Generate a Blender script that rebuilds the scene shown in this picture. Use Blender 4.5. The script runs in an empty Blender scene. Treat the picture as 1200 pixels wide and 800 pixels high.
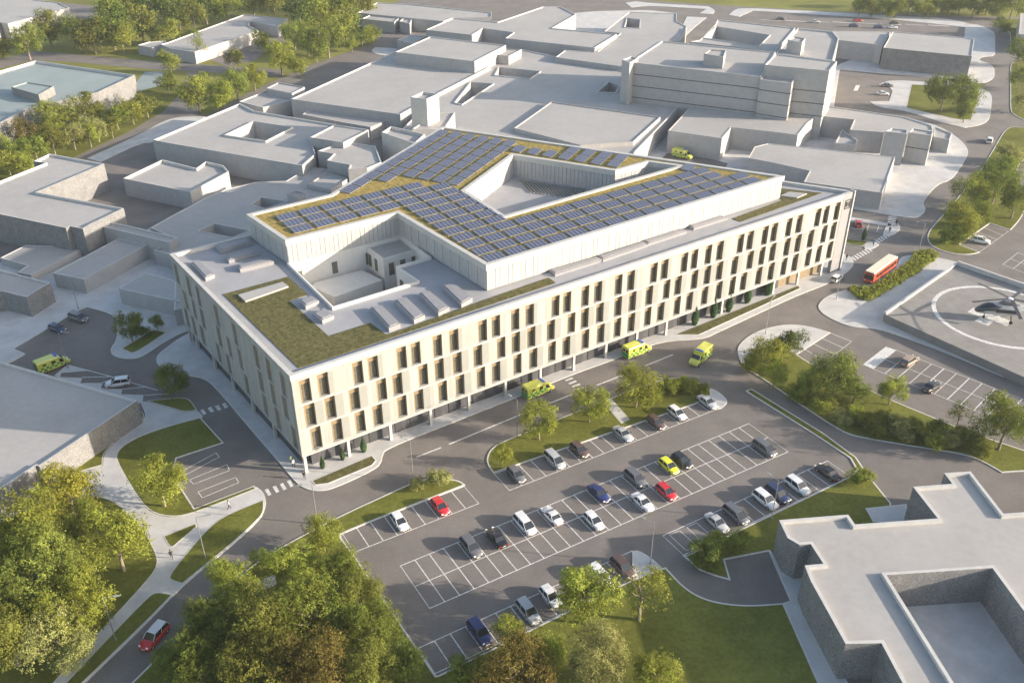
SKY, SUN, EXPO, HAZE = 0.15, 5.0, 0.98, .00013
import bpy, bmesh, math, random
from mathutils import Vector, Matrix
from mathutils.geometry import tessellate_polygon
rnd = random.Random(7)
sc = bpy.context.scene
COL = sc.collection
R_ = math.radians

# ------------------------------------------------------------ survey: traced outline point + height -> metres
FPX, PIT, ROL, CH = 1092.47, R_(30.8667), R_(-0.1893), 99.946
_R = Vector((1, 0, 0)); _F = Vector((0, math.cos(PIT), -math.sin(PIT))); _U = _R.cross(_F)
RR = math.cos(ROL) * _R + math.sin(ROL) * _U
UU = -math.sin(ROL) * _R + math.cos(ROL) * _U
def G(u, v, z=0.0):
    d = _F + RR * ((u - 600) / FPX) - UU * ((v - 400) / FPX)
    t = (z - CH) / d.z
    return Vector((d.x * t, d.y * t, z))
def PG(pts, z=0.0):
    out = []
    for p in pts:
        if p[0] == 'w': out.append(Vector((p[1], p[2], z)))
        else: out.append(G(p[0], p[1], z))
    return out
def tile(ox, oy, s, pts): return [(ox + a * s, oy + b * s) for a, b in pts]
def heading(p, q, z=0.0):
    a, b = G(*p, z), G(*q, z); return math.atan2(b.y - a.y, b.x - a.x)

# ------------------------------------------------------------ materials
def mat(name, col, rough=0.8, noise=None, scale=1.0, bump=0.0, bscale=20.0, metal=0.0, trans=0.0, spec=0.5, detail=6, col2=None, emit=None):
    m = bpy.data.materials.new(name); m.use_nodes = True
    nt = m.node_tree; b = nt.nodes['Principled BSDF']
    b.inputs['Base Color'].default_value = (*col, 1); b.inputs['Roughness'].default_value = rough
    b.inputs['Metallic'].default_value = metal
    b.inputs['Specular IOR Level'].default_value = spec
    tc = nt.nodes.new('ShaderNodeTexCoord')
    if noise is not None:
        n = nt.nodes.new('ShaderNodeTexNoise'); n.inputs['Scale'].default_value = scale; n.inputs['Detail'].default_value = detail
        n.inputs['Roughness'].default_value = 0.65
        r = nt.nodes.new('ShaderNodeValToRGB')
        c2 = col2 or tuple(c * (1 - noise) for c in col)
        r.color_ramp.elements[0].position = .32; r.color_ramp.elements[1].position = .68
        r.color_ramp.elements[0].color = (*c2, 1); r.color_ramp.elements[1].color = (*[min(1, c * (1 + noise * .4)) for c in col], 1)
        nt.links.new(tc.outputs['Object'], n.inputs['Vector']); nt.links.new(n.outputs['Fac'], r.inputs['Fac'])
        nt.links.new(r.outputs['Color'], b.inputs['Base Color'])
    if bump:
        n2 = nt.nodes.new('ShaderNodeTexNoise'); n2.inputs['Scale'].default_value = bscale; n2.inputs['Detail'].default_value = 4
        bp = nt.nodes.new('ShaderNodeBump'); bp.inputs['Strength'].default_value = bump; bp.inputs['Distance'].default_value = .1
        nt.links.new(tc.outputs['Object'], n2.inputs['Vector']); nt.links.new(n2.outputs['Fac'], bp.inputs['Height'])
        nt.links.new(bp.outputs['Normal'], b.inputs['Normal'])
    if emit:
        b.inputs['Emission Color'].default_value = (*emit[:3], 1); b.inputs['Emission Strength'].default_value = emit[3]
    return m
def mixmul(m, kind, fac, **kw):
    """multiply the base colour of m by a second texture (kept subtle)"""
    nt = m.node_tree; b = nt.nodes['Principled BSDF']
    tc = nt.nodes.new('ShaderNodeTexCoord')
    t = nt.nodes.new(kind)
    for k, v in kw.items():
        if k in t.inputs: t.inputs[k].default_value = v
    mp = nt.nodes.new('ShaderNodeMapping'); nt.links.new(tc.outputs['Object'], mp.inputs['Vector']); nt.links.new(mp.outputs['Vector'], t.inputs['Vector'])
    mx = nt.nodes.new('ShaderNodeMix'); mx.data_type = 'RGBA'; mx.blend_type = 'MULTIPLY'; mx.inputs['Factor'].default_value = fac
    lk = b.inputs['Base Color'].links
    if lk: nt.links.new(lk[0].from_socket, mx.inputs[6])
    else: mx.inputs[6].default_value = b.inputs['Base Color'].default_value
    nt.links.new(t.outputs[0], mx.inputs[7]); nt.links.new(mx.outputs[2], b.inputs['Base Color'])
    return t, mp
M = {}
M['asphalt'] = mat('asphalt', (.255, .228, .208), .9, .24, .12, .25, 6, detail=10)
mixmul(M['asphalt'], 'ShaderNodeTexNoise', .45, Scale=3.5, Detail=8.0)
M['lawn'] = mat('lawn', (.225, .24, .055), .95, .45, .09, .6, 5, spec=.1, detail=10, col2=(.15, .155, .03))
mixmul(M['lawn'], 'ShaderNodeTexNoise', .6, Scale=1.6, Detail=8.0)
M['meadow'] = mat('meadow', (.22, .22, .06), .95, .5, .02, .5, 2, spec=.1, detail=10, col2=(.13, .135, .035))
M['paving'] = mat('paving', (.57, .56, .545), .85, .18, .25, .1, 8)
tb, mp_ = mixmul(M['paving'], 'ShaderNodeTexBrick', .3, Scale=1.2)
tb.inputs['Color1'].default_value = (1, 1, 1, 1); tb.inputs['Color2'].default_value = (.86, .86, .87, 1); tb.inputs['Mortar'].default_value = (.6, .6, .6, 1); tb.inputs['Mortar Size'].default_value = .015
M['kerb'] = mat('kerb', (.62, .6, .56), .8, .15, 1.5)
M['line'] = mat('road_paint', (.74, .73, .70), .7, .35, 2.2, col2=(.42, .41, .39))
M['roof'] = mat('roof_membrane', (.44, .425, .41), .8, .12, .08, .05, 3, detail=8)
mixmul(M['roof'], 'ShaderNodeTexNoise', .22, Scale=.9, Detail=8.0)
M['roof_grey'] = mat('roof_grey', (.36, .36, .375), .75, .15, .15, .05, 3)
M['wall'] = mat('wall_render', (.51, .50, .49), .9, .12, .5, .3, 6, detail=10)
tb, mp_ = mixmul(M['wall'], 'ShaderNodeTexNoise', .4, Scale=5.0, Detail=8.0)
M['brick'] = mat('grey_brick', (.42, .415, .41), .9, .2, .5, .4, 4, detail=8)
tb, mp_ = mixmul(M['brick'], 'ShaderNodeTexNoise', .9, Scale=4.0, Detail=6.0)
M['coping'] = mat('coping', (.54, .53, .51), .7, .12, .7)
M['white'] = mat('white_render', (.52, .51, .48), .7, .1, .5)
M['court'] = mat('court_render', (.66, .645, .61), .7, .08, .5)  # lighter copy of the white render, brightened to offset the court's shade
M['cream'] = mat('cream_cladding', (.42, .418, .395), .65, .06, .3)
def ribs(m, pitch, depth, colvar):
    nt = m.node_tree; b = nt.nodes['Principled BSDF']
    tc = nt.nodes.new('ShaderNodeTexCoord'); sp = nt.nodes.new('ShaderNodeSeparateXYZ'); nt.links.new(tc.outputs['Object'], sp.inputs[0])
    ad = nt.nodes.new('ShaderNodeMath'); ad.operation = 'ADD'; nt.links.new(sp.outputs[0], ad.inputs[0]); nt.links.new(sp.outputs[1], ad.inputs[1])
    dv = nt.nodes.new('ShaderNodeMath'); dv.operation = 'DIVIDE'; dv.inputs[1].default_value = pitch; nt.links.new(ad.outputs[0], dv.inputs[0])
    fl = nt.nodes.new('ShaderNodeMath'); fl.operation = 'FLOOR'; nt.links.new(dv.outputs[0], fl.inputs[0])
    zf = nt.nodes.new('ShaderNodeMath'); zf.operation = 'DIVIDE'; zf.inputs[1].default_value = 4.6; nt.links.new(sp.outputs[2], zf.inputs[0])
    zz = nt.nodes.new('ShaderNodeMath'); zz.operation = 'FLOOR'; nt.links.new(zf.outputs[0], zz.inputs[0])
    cb = nt.nodes.new('ShaderNodeCombineXYZ'); nt.links.new(fl.outputs[0], cb.inputs[0]); nt.links.new(zz.outputs[0], cb.inputs[1])
    wn = nt.nodes.new('ShaderNodeTexWhiteNoise'); wn.noise_dimensions = '3D'; nt.links.new(cb.outputs[0], wn.inputs['Vector'])
    mr = nt.nodes.new('ShaderNodeMapRange'); mr.inputs['To Min'].default_value = 1 - colvar; mr.inputs['To Max'].default_value = 1.0
    nt.links.new(wn.outputs['Value'], mr.inputs['Value'])
    fr = nt.nodes.new('ShaderNodeMath'); fr.operation = 'FRACT'; nt.links.new(dv.outputs[0], fr.inputs[0])
    gt = nt.nodes.new('ShaderNodeMath'); gt.operation = 'GREATER_THAN'; gt.inputs[1].default_value = .12; nt.links.new(fr.outputs[0], gt.inputs[0])
    bp = nt.nodes.new('ShaderNodeBump'); bp.inputs['Strength'].default_value = 1; bp.inputs['Distance'].default_value = depth
    nt.links.new(gt.outputs[0], bp.inputs['Height']); nt.links.new(bp.outputs['Normal'], b.inputs['Normal'])
    mx = nt.nodes.new('ShaderNodeMix'); mx.data_type = 'RGBA'; mx.blend_type = 'MULTIPLY'; mx.inputs['Factor'].default_value = 1
    nt.links.new(b.inputs['Base Color'].links[0].from_socket, mx.inputs[6]); nt.links.new(mr.outputs[0], mx.inputs[7])
    nt.links.new(mx.outputs[2], b.inputs['Base Color'])
ribs(M['cream'], .62, .07, .2)
M['panel_white'] = mat('panel_white', (.29, .30, .285), .5, .06, .4)
M['pent'] = mat('penthouse_panel', (.44, .44, .435), .45, .1, .8)
M['tan'] = mat('timber_panel', (.27, .205, .12), .6, .2, 1.5)
M['reveal'] = mat('reveal', (.26, .22, .16), .7)
M['glass'] = mat('window_glass', (.075, .08, .09), .12, .5, 1.3, spec=.7, col2=(.17, .15, .085))
M['frame'] = mat('dark_frame', (.06, .06, .065), .5)
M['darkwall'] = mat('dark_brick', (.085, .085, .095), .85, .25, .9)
M['sedum'] = mat('sedum', (.22, .19, .085), .95, .5, 1.3, .8, 3, spec=.1, detail=10, col2=(.10, .11, .04))
mixmul(M['sedum'], 'ShaderNodeTexNoise', .7, Scale=2.2, Detail=9.0)
M['sedum_gold'] = mat('sedum_gold', (.40, .26, .09), .95, .6, 1.1, .8, 3, spec=.1, detail=12, col2=(.12, .15, .05))
M['pv'] = mat('solar_cell', (.125, .135, .20), .22, .15, 1.2, spec=.9)
M['steel'] = mat('galvanised', (.42, .43, .44), .4, metal=.6)
M['unit'] = mat('plant_unit', (.29, .29, .305), .6, .1, .8)
M['rubber'] = mat('rubber', (.02, .02, .02), .9)
M['carglass'] = mat('car_glass', (.025, .03, .035), .05, spec=.9)
M['lampglass'] = mat('head_lamp', (.8, .8, .78), .1)
M['tail'] = mat('tail_lamp', (.45, .02, .02), .2)
M['bark'] = mat('bark', (.30, .25, .19), .9, .3, 4)
M['deck'] = mat('helideck', (.27, .255, .24), .9, .22, .25, .1, 4)
M['pool'] = mat('pale_blue_roof', (.28, .33, .325), .7, .12, .1)
def paint(n, c, r=.3): 
    m = mat(n, c, r, spec=.6); m.node_tree.nodes['Principled BSDF'].inputs['Coat Weight'].default_value = .6; return m
PAINT = dict(white=paint('paint_white', (.72, .72, .72)), silver=paint('paint_silver', (.42, .43, .44)), grey=paint('paint_grey', (.13, .13, .14)),
    black=paint('paint_black', (.018, .018, .02)), red=paint('paint_red', (.55, .02, .025)), blue=paint('paint_blue', (.022, .03, .13)),
    brown=paint('paint_brown', (.10, .06, .05)), yellow=paint('paint_yellow', (.72, .72, .03)), tan=paint('paint_bronze', (.33, .24, .18)),
    amb=paint('paint_lime_yellow', (.60, .62, .09)), green=paint('paint_green', (.03, .28, .09)), busred=paint('paint_bus_red', (.60, .10, .045)), cream=paint('paint_cream', (.75, .70, .52)),
    navy=paint('paint_navy', (.02, .03, .09)))
def leafmat(name, c, t=.35):
    m = bpy.data.materials.new(name); m.use_nodes = True; nt = m.node_tree
    nt.nodes.clear(); out = nt.nodes.new('ShaderNodeOutputMaterial')
    d = nt.nodes.new('ShaderNodeBsdfDiffuse'); tr = nt.nodes.new('ShaderNodeBsdfTranslucent'); mx = nt.nodes.new('ShaderNodeMixShader'); mx.inputs[0].default_value = t
    tc = nt.nodes.new('ShaderNodeTexCoord'); n = nt.nodes.new('ShaderNodeTexNoise'); n.inputs['Scale'].default_value = 2.2; n.inputs['Detail'].default_value = 4
    oi = nt.nodes.new('ShaderNodeObjectInfo')
    ad = nt.nodes.new('ShaderNodeVectorMath'); ad.operation = 'ADD'
    nt.links.new(tc.outputs['Object'], ad.inputs[0]); nt.links.new(oi.outputs['Random'], ad.inputs[1]); nt.links.new(ad.outputs[0], n.inputs['Vector'])
    r = nt.nodes.new('ShaderNodeValToRGB'); r.color_ramp.elements[0].position = .3; r.color_ramp.elements[1].position = .7
    r.color_ramp.elements[0].color = (*[x * .68 for x in c], 1); r.color_ramp.elements[1].color = (*[min(1, x * 1.8) for x in c], 1)
    nt.links.new(n.outputs['Fac'], r.inputs['Fac'])
    hv = nt.nodes.new('ShaderNodeHueSaturation')
    mr = nt.nodes.new('ShaderNodeMapRange'); mr.inputs['To Min'].default_value = .85; mr.inputs['To Max'].default_value = 1.15
    mh = nt.nodes.new('ShaderNodeMapRange'); mh.inputs['To Min'].default_value = .49; mh.inputs['To Max'].default_value = .505
    nt.links.new(oi.outputs['Random'], mr.inputs['Value']); nt.links.new(oi.outputs['Random'], mh.inputs['Value'])
    nt.links.new(mr.outputs[0], hv.inputs['Value']); nt.links.new(mh.outputs[0], hv.inputs['Hue']); nt.links.new(r.outputs['Color'], hv.inputs['Color'])
    hv.inputs['Saturation'].default_value = 1.05; nt.links.new(hv.outputs['Color'], d.inputs['Color']); nt.links.new(hv.outputs['Color'], tr.inputs['Color'])
    nt.links.new(d.outputs[0], mx.inputs[1]); nt.links.new(tr.outputs[0], mx.inputs[2]); nt.links.new(mx.outputs[0], out.inputs[0])
    return m
LEAF = dict(green=leafmat('leaf_green', (.155, .185, .045)), light=leafmat('leaf_light', (.22, .245, .055)), olive=leafmat('leaf_olive', (.16, .17, .045)),
    autumn=leafmat('leaf_autumn', (.15, .13, .042)), gold=leafmat('leaf_gold', (.235, .225, .045)), dark=leafmat('leaf_dark', (.09, .12, .03)),
    fresh=leafmat('leaf_fresh', (.16, .19, .05)), blue=leafmat('leaf_blue', (.09, .15, .07)), pale=leafmat('leaf_pale', (.25, .255, .10)))

# ------------------------------------------------------------ object helpers
def tag(o, label=None, cat=None, group=None, kind=None):
    if label: o['label'] = label
    if cat: o['category'] = cat
    if group: o['group'] = group
    if kind: o['kind'] = kind
    return o
def empty(name, loc=(0, 0, 0), rz=0.0):
    o = bpy.data.objects.new(name, None); COL.objects.link(o); o.location = loc; o.rotation_euler = (0, 0, rz); o.empty_display_size = .5
    return o
def copy_tree(o, parent=None):
    c = o.copy(); COL.objects.link(c); c.parent = parent
    for ch in CH_(o): copy_tree(ch, c)
    return c
_kids = {}
def CH_(o): return [x for x in _kids.get(o.name, [])]
class MB:
    def __init__(s): s.v = []; s.f = []; s.mi = []; s.m = 0
    def add(s, vs, fs):
        b = len(s.v); s.v += [tuple(x) for x in vs]; s.f += [tuple(b + i for i in f) for f in fs]; s.mi += [s.m] * len(fs); return s
    def box(s, x0, x1, y0, y1, z0, z1):
        return s.add([(x0, y0, z0), (x1, y0, z0), (x1, y1, z0), (x0, y1, z0), (x0, y0, z1), (x1, y0, z1), (x1, y1, z1), (x0, y1, z1)],
                     [(3, 2, 1, 0), (4, 5, 6, 7), (0, 1, 5, 4), (1, 2, 6, 5), (2, 3, 7, 6), (3, 0, 4, 7)])
    def cyl(s, p, q, r0, r1=None, n=8, cap=True):
        r1 = r0 if r1 is None else r1
        p = Vector(p); q = Vector(q); d = (q - p).normalized(); a = d.orthogonal().normalized(); b = d.cross(a)
        vs = []
        for c, r in ((p, r0), (q, r1)):
            for i in range(n):
                t = 2 * math.pi * i / n; vs.append(c + a * math.cos(t) * r + b * math.sin(t) * r)
        fs = [(i, (i + 1) % n, n + (i + 1) % n, n + i) for i in range(n)]
        if cap: fs += [tuple(range(n - 1, -1, -1)), tuple(range(n, 2 * n))]
        return s.add(vs, fs)
    def prism(s, pts, z0, z1, top=True, bottom=False, sides=True, holes=()):
        loops = [list(pts)] + [list(h) for h in holes]
        for li, lp in enumerate(loops):
            if sides:
                n = len(lp); a = area(lp)
                if (a < 0) == (li == 0): lp = lp[::-1]
                vs = [(p[0], p[1], z0) for p in lp] + [(p[0], p[1], z1) for p in lp]
                s.add(vs, [(i, (i + 1) % n, n + (i + 1) % n, n + i) for i in range(n)])
        if top or bottom:
            tl = [[Vector((p[0], p[1], 0)) for p in lp] for lp in loops]
            tris = tessellate_polygon(tl); flat = [p for lp in tl for p in lp]
            def up(t):
                a, b, c = [flat[i] for i in t]; return (b - a).cross(c - a).z > 0
            if top: s.add([(p.x, p.y, z1) for p in flat], [t if up(t) else t[::-1] for t in tris])
            if bottom: s.add([(p.x, p.y, z0) for p in flat], [t[::-1] if up(t) else t for t in tris])
        return s
    def build(s, name, mats, parent=None, smooth=False):
        me = bpy.data.meshes.new(name); me.from_pydata(s.v, [], s.f)
        if not isinstance(mats, (list, tuple)): mats = [mats]
        for m in mats: me.materials.append(m)
        if len(mats) > 1: me.polygons.foreach_set('material_index', s.mi)
        if smooth: me.polygons.foreach_set('use_smooth', [True] * len(me.polygons))
        me.update()
        o = bpy.data.objects.new(name, me); COL.objects.link(o)
        if parent is not None: par(o, parent)
        return o
def par(o, p):
    o.parent = p; _kids.setdefault(p.name, []).append(o)
def area(p): return .5 * sum(p[i][0] * p[(i + 1) % len(p)][1] - p[(i + 1) % len(p)][0] * p[i][1] for i in range(len(p)))
def ccw(p): return p if area(p) > 0 else p[::-1]
def inset(p, d):
    """move a ccw outline inward by d"""
    p = ccw(p); n = len(p); out = []
    for i in range(n):
        a, b, c = [Vector((p[j][0], p[j][1])) for j in ((i - 1) % n, i, (i + 1) % n)]
        e1 = (b - a).normalized(); e2 = (c - b).normalized()
        n1 = Vector((-e1.y, e1.x)); n2 = Vector((-e2.y, e2.x)); m = n1 + n2
        if m.length < 1e-3: m = n1
        m = m.normalized(); k = d / max(.35, m.dot(n1)); out.append(Vector((b.x + m.x * k, b.y + m.y * k, 0)))
    return out
def smooth_outline(p, it=2, lim=50):
    for _ in range(it):
        n = len(p); out = []
        for i in range(n):
            a, b, c = p[(i - 1) % n], p[i], p[(i + 1) % n]
            d1 = (b - a); d2 = (c - b)
            if d1.length < 1e-6 or d2.length < 1e-6: continue
            ang = math.degrees(d1.to_2d().angle(d2.to_2d()))
            if ang < 2 or ang > lim: out.append(b)
            else:
                out.append(b - d1 * min(.25, 4 / d1.length)); out.append(b + d2 * min(.25, 4 / d2.length))
        p = out; lim = 60
    return p
def inside(p, poly):
    x, y = p[0], p[1]; c = False; n = len(poly)
    for i in range(n):
        a, b = poly[i], poly[(i + 1) % n]
        if (a[1] > y) != (b[1] > y) and x < (b[0] - a[0]) * (y - a[1]) / (b[1] - a[1]) + a[0]: c = not c
    return c

# ------------------------------------------------------------ ground
def raised(name, px, m, z=.12, kerb=.22, sm=True, z0=0.0, label=None):
    p = PG(px, 0)
    if sm: p = smooth_outline(p)
    p = ccw(p)
    o = MB().prism(p, z0 - .02, z0 + z, top=True).build(name, M[m]); o['kind'] = 'structure'
    if kerb:
        q = inset(p, kerb); r = inset(p, -.02); n = len(p); mb = MB(); zz = z0 + z + .006
        vs = [(a.x, a.y, zz) for a in r] + [(a.x, a.y, zz) for a in q] + [(a.x, a.y, z0 - .01) for a in r]
        fs = []
        for i in range(n):
            j = (i + 1) % n; fs.append((i, j, n + j, n + i)); fs.append((2 * n + i, 2 * n + j, j, i))
        mb.add(vs, fs); mb.build('kerb', M['kerb'], o)
    return o
def sheet(name, px, m, z, sm=False, world=False):
    p = px if world else PG(px, 0)
    if sm: p = smooth_outline(p)
    o = MB().prism(ccw(p), z, z, sides=False).build(name, M[m]); o['kind'] = 'structure'; return o
g = MB(); g.add([(-2500, -400, -.06), (2500, -400, -.06), (2500, 4500, -.06), (-2500, 4500, -.06)], [(0, 1, 2, 3)])
tag(g.build('ground', M['meadow']), kind='structure')
# site asphalt
sheet('road', [('w', 600, -60), ('w', 600, 470), (1300, 23), (1180, 20), (1040, 16.5), (960, 13), (840, 6), (780, 2), (700, -4), (480, -8), (440, 20), (440, 50), (370, 74), (330, 91), (290, 110), (240, 136), (186, 133), (150, 155), (90, 183), (20, 230), (-150, 320), ('w', -260, 60), ('w', -200, -60)], 'asphalt', 0.0)
sheet('road', [(-40, 76), (0, 70), (40, 60), (90, 64), (180, 72), (240, 76), (330, 82), (330, 90), (300, 90), (240, 84), (180, 82), (90, 73), (40, 71), (0, 80), (-40, 90)], 'asphalt', -.03, True)
sheet('road', [(182, 135), (200, 119), (216, 106), (219, 84), (233, 84), (232, 106), (236, 136)], 'asphalt', -.035, True)
sheet('road', [(246, 70), (280, 55), (304, 46), (330, 39), (336, 50), (312, 62), (296, 72), (266, 78)], 'asphalt', -.026)
sheet('road', [(72, 3), (125, 9), (116, 23), (80, 21)], 'asphalt', -.03)
sheet('pavement', [(160, 96), (170, 84), (192, 84), (186, 112), (172, 120), (124, 133), (112, 121)], 'pool', -.02)
sheet('lawn', [(-60, 160), (0, 135), (120, 118), (190, 100), (215, 106), (190, 132), (150, 154), (90, 182), (20, 229), (-150, 319)], 'lawn', .01)

S = .2
# pavements
raised('pavement', [(102, 186), (164, 158), (192, 142), (212, 137), (242, 137), (215, 152), (181, 167), (164, 168.5), (118, 190)], 'paving')
raised('pavement', [(-150, 330), (-150, 436), (0, 428), (15, 424), (30, 415), (16, 409), (92, 364), (102, 360), (136, 369), (138, 388), (136, 400), (130, 408), (130, 415), (140, 420), (156, 421), (168, 418), (194, 400), (218, 388), ('w', -66, 174), ('w', -40, 192), ('w', -22, 226), (300, 214), (264, 222), (240, 232), (176, 267), (150, 284), (60, 300)], 'paving')
raised('pavement', [(219, 390), (189, 412), (183, 419), (184, 427), (194, 433), (224, 441), (236, 443), (248, 449), (298, 508), (329, 544), (346, 565), (358, 573), (372, 576), (390, 573), (440, 550), (447, 541), (448, 534), (452, 526), (530, 495.5), (600, 468), (668, 440), (732, 417), (774, 400), (824, 398), (840, 390), (935, 346), (975, 331), (996, 317), (1001, 309), (998, 302), (985, 296), ('w', 76, 206), ('w', -60, 178)], 'paving')
raised('pavement', [(165, 471), (172, 471), (206, 481), (216, 484), (232, 482), (238, 488), (236, 491), (195, 500), (162, 512), (143, 523), (136, 532), (136, 541), (159, 582), (176, 602), (203, 608), (230, 602), (301, 571), (309, 577), (312, 588), (309, 600), (304, 609), (277, 635), (214, 686), (170, 733), (98, 801), (20, 880), (-200, 1000), (-200, 700), (-60, 640), (20, 596), (60, 575), (92, 554), (121, 546), (122, 531), (140, 515), (168, 493), (171, 486), (168, 479)], 'paving')
raised('pavement', [(64, 440), (79, 427), (104, 434), (72, 437), (70, 442), (96, 443), (94, 449), (120, 449), (118, 455), (143, 456), (142, 462), (168, 463), (167, 470), (161, 474), (140, 470), (100, 460)], 'paving', sm=False, z=.05, kerb=.12)
raised('pavement', [(958, 360), (962, 353), (970, 347), (992, 339), (1017, 337), (1052, 312), (1054, 302), (1072, 298), (1098, 302), (1124, 308), (1200, 332), (1330, 375), (1330, 500), (1200, 452), (1100, 410), (1040, 389), (1024, 385), (1000, 384), (980, 377), (964, 368)], 'paving')
raised('pavement', [(864, 412), (866, 404), (880, 392), (900, 384), (926, 380), (950, 383), (973, 390), (933, 416), (915, 402), (890, 408), (872, 426), (866, 420)], 'paving')
raised('pavement', [(832, 455), (840, 458), (850, 466), (853, 472), (845, 479), (838, 480), (834, 468)], 'paving')
raised('pavement', [(741, 646), (748, 645), (765, 655), (778, 668), (760, 678), (741, 680)], 'paving')
raised('pavement', [(894, 631), (906, 631), (935, 655), (960, 740), (1010, 830), (968, 830), (917, 707), (926, 704)], 'paving', sm=False)
raised('pavement', [(1014, 596), (1062, 591), (1066, 614), (1023, 612)], 'paving', sm=False, z=.16)
raised('pavement', [(726, 196), (794, 124), (815, 117), (972, 126), (1060, 137), (1095, 146), (1118, 158), (1133, 172), (1135, 182), (1116, 211), (1098, 216), (1080, 238), (1086, 246), (1077, 255), (1066, 256), (1000, 245), (940, 234), ('w', 80, 214), ('w', 60, 222), ('w', 10, 246)], 'paving')
sheet('road', [(776, 186), (782, 180), (815, 182), (853, 192), (850, 197), (800, 192)], 'asphalt', .13)
raised('pavement', [(1034, 275), (1040, 262), (1052, 262), (1056, 268), (1047, 276), (1038, 277)], 'paving')
raised('pavement', [(1012, 289), (1019, 283.5), (1030, 287), (1023, 292), (1014, 292)], 'paving')
raised('pavement', [(992, 254), (1046, 263), (1044, 266), (992, 257.5)], 'paving', sm=False)
raised('pavement', [(1132, 28), (1150, 30), (1166, 38), (1166, 66), (1150, 67), (1147, 71), (1160, 75), (1166, 81), (1165, 93), (1152, 98), (1136, 97), (1115, 92), (1040, 87), (984, 82), (977, 126), (970, 124), (980, 76), (1035, 60), (1120, 68), (1130, 44)], 'paving')
raised('pavement', [(1030, 99), (1045, 94), (1090, 97), (1140, 100), (1150, 104), (1163, 111), (1160, 140), (1150, 147), (1130, 150), (1100, 143), (1062, 130), (1030, 126), (1019, 119.5), (1042, 119), (1047, 104)], 'paving')
raised('lawn', [(1068, 99.5), (1100, 101), (1148, 107), (1138, 141), (1120, 140), (1062, 127)], 'lawn', z=.15, sm=False, kerb=.15)
raised('pavement', [(854, 18), (862, 11), (878, 10), (960, 14), (1040, 18.5), (1110, 22), (1135, 28), (1130, 32), (1040, 22.5), (960, 17.5), (882, 13), (866, 20)], 'paving')
raised('pavement', [(733, 4), (745, 2), (760, 4), (830, 8), (839, 13), (835, 17), (820, 16), (828, 11), (760, 7), (740, 9)], 'paving')
raised('pavement', [(805, 20), (828, 21), (812, 34), (800, 46), (786, 48), (800, 30)], 'paving')
raised('pavement', [(434, 60), (440, 56), (465, 57), (470, 60), (460, 66), (444, 65)], 'paving')
raised('pavement', [(420, 31), (430, 25), (485, 32), (475, 37), (450, 36)], 'paving')
raised('pavement', [(636, 20), (690, 14), (760, 12), (792, 16), (760, 60), (650, 60)], 'paving')
# car park verges
ZL = .135
raised('lawn', [(235, 489.5), (262, 519), (207, 537), (202, 556), (228, 596), (298, 569.5), (301, 573), (230, 601), (203, 607), (176, 601), (159, 581), (136, 541), (136, 532), (143, 523), (162, 512), (195, 500)], 'lawn', z=ZL)
raised('lawn', [(166, 483), (169, 486), (167, 492), (140, 514), (121, 530), (120, 545), (92, 553), (84, 556), (120, 520)], 'lawn', z=.14, kerb=.1)
raised('lawn', [(172, 470), (190, 468), (217, 466), (224, 470), (231, 481), (216, 483), (206, 480)], 'lawn', z=.14, kerb=.15)
raised('lawn', [(143, 409), (154, 414), (162, 412), (195, 390), (180, 387)], 'lawn', z=.16, kerb=.1)
raised('lawn', [(192, 629), (229, 614), (231, 617), (203, 641), (199, 641)], 'lawn', z=.15, kerb=.1)
raised('lawn', [(186, 661), (182, 645), (165, 615), (130, 583), (96, 582), (30, 600), (-60, 642), (-190, 705), (-190, 990), (15, 862), (61, 801), (175, 679)], 'lawn', z=.15, kerb=.1)
raised('lawn', [(309, 586), (309, 600), (302, 609), (277, 633), (214, 684), (200, 680), (198, 675), (220, 647), (250, 613), (272, 601)], 'lawn', z=.15, kerb=.1)
raised('lawn', [(202, 697), (186, 694), (176, 697), (130, 745), (78, 800), (30, 850), (45, 850), (97, 800), (168, 732)], 'lawn', z=.15, kerb=.1)
raised('lawn', [(283, 672), (318, 648), (354, 628), (400, 604), (470, 572), (490, 563), (512, 560), (538, 563), (545, 568.5), (400, 625), (399, 630), (412, 646), (434, 679), (511, 792), (516, 791), (650, 724), (741, 679), (780, 665), (800, 687), (820, 700), (844, 707), (878, 710), (918, 707), (965, 812), (1100, 1100), (0, 1100), (60, 890), (162, 793), (226, 729)], 'lawn', z=ZL, kerb=.25)
raised('path', [(293, 686), (322, 673), (324, 685), (298, 697)], 'paving', z=.15, kerb=.05)
raised('lawn', [(578, 554.5), (572, 546), (570, 538), (574, 528), (584, 520), (608, 510), (712, 468), (775, 445), (800, 442), (832, 455), (834, 467)], 'lawn', z=ZL)
raised('path', [(706, 471), (716, 467), (738, 492), (728, 497)], 'paving', z=.15, kerb=0, sm=False)
raised('lawn', [(876, 460), (874, 458), (881, 456), (884, 458), (965, 508), (1003, 536), (1018, 558), (1044, 590), (1040, 640), (905, 652), (901, 646), (849, 656), (856, 680), (838, 675), (820, 668), (800, 651), (806, 650.5), (900, 605), (997, 558), (1004, 551), (996, 537), (960, 513)], 'lawn', z=ZL, sm=False, kerb=.25)
raised('lawn', [(866, 420), (872, 426), (890, 408), (915, 402), (933, 416), (958, 431), (985, 441), (1022, 459), (1056, 474), (1100, 492), (1140, 508), (1200, 528), (1300, 562), (1300, 550), (1200, 552), (1174, 554), (1152, 541), (1128, 532), (1080, 525), (1020, 515), (996, 510), (980, 502), (940, 476), (900, 448), (872, 431)], 'lawn', z=ZL)
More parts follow.
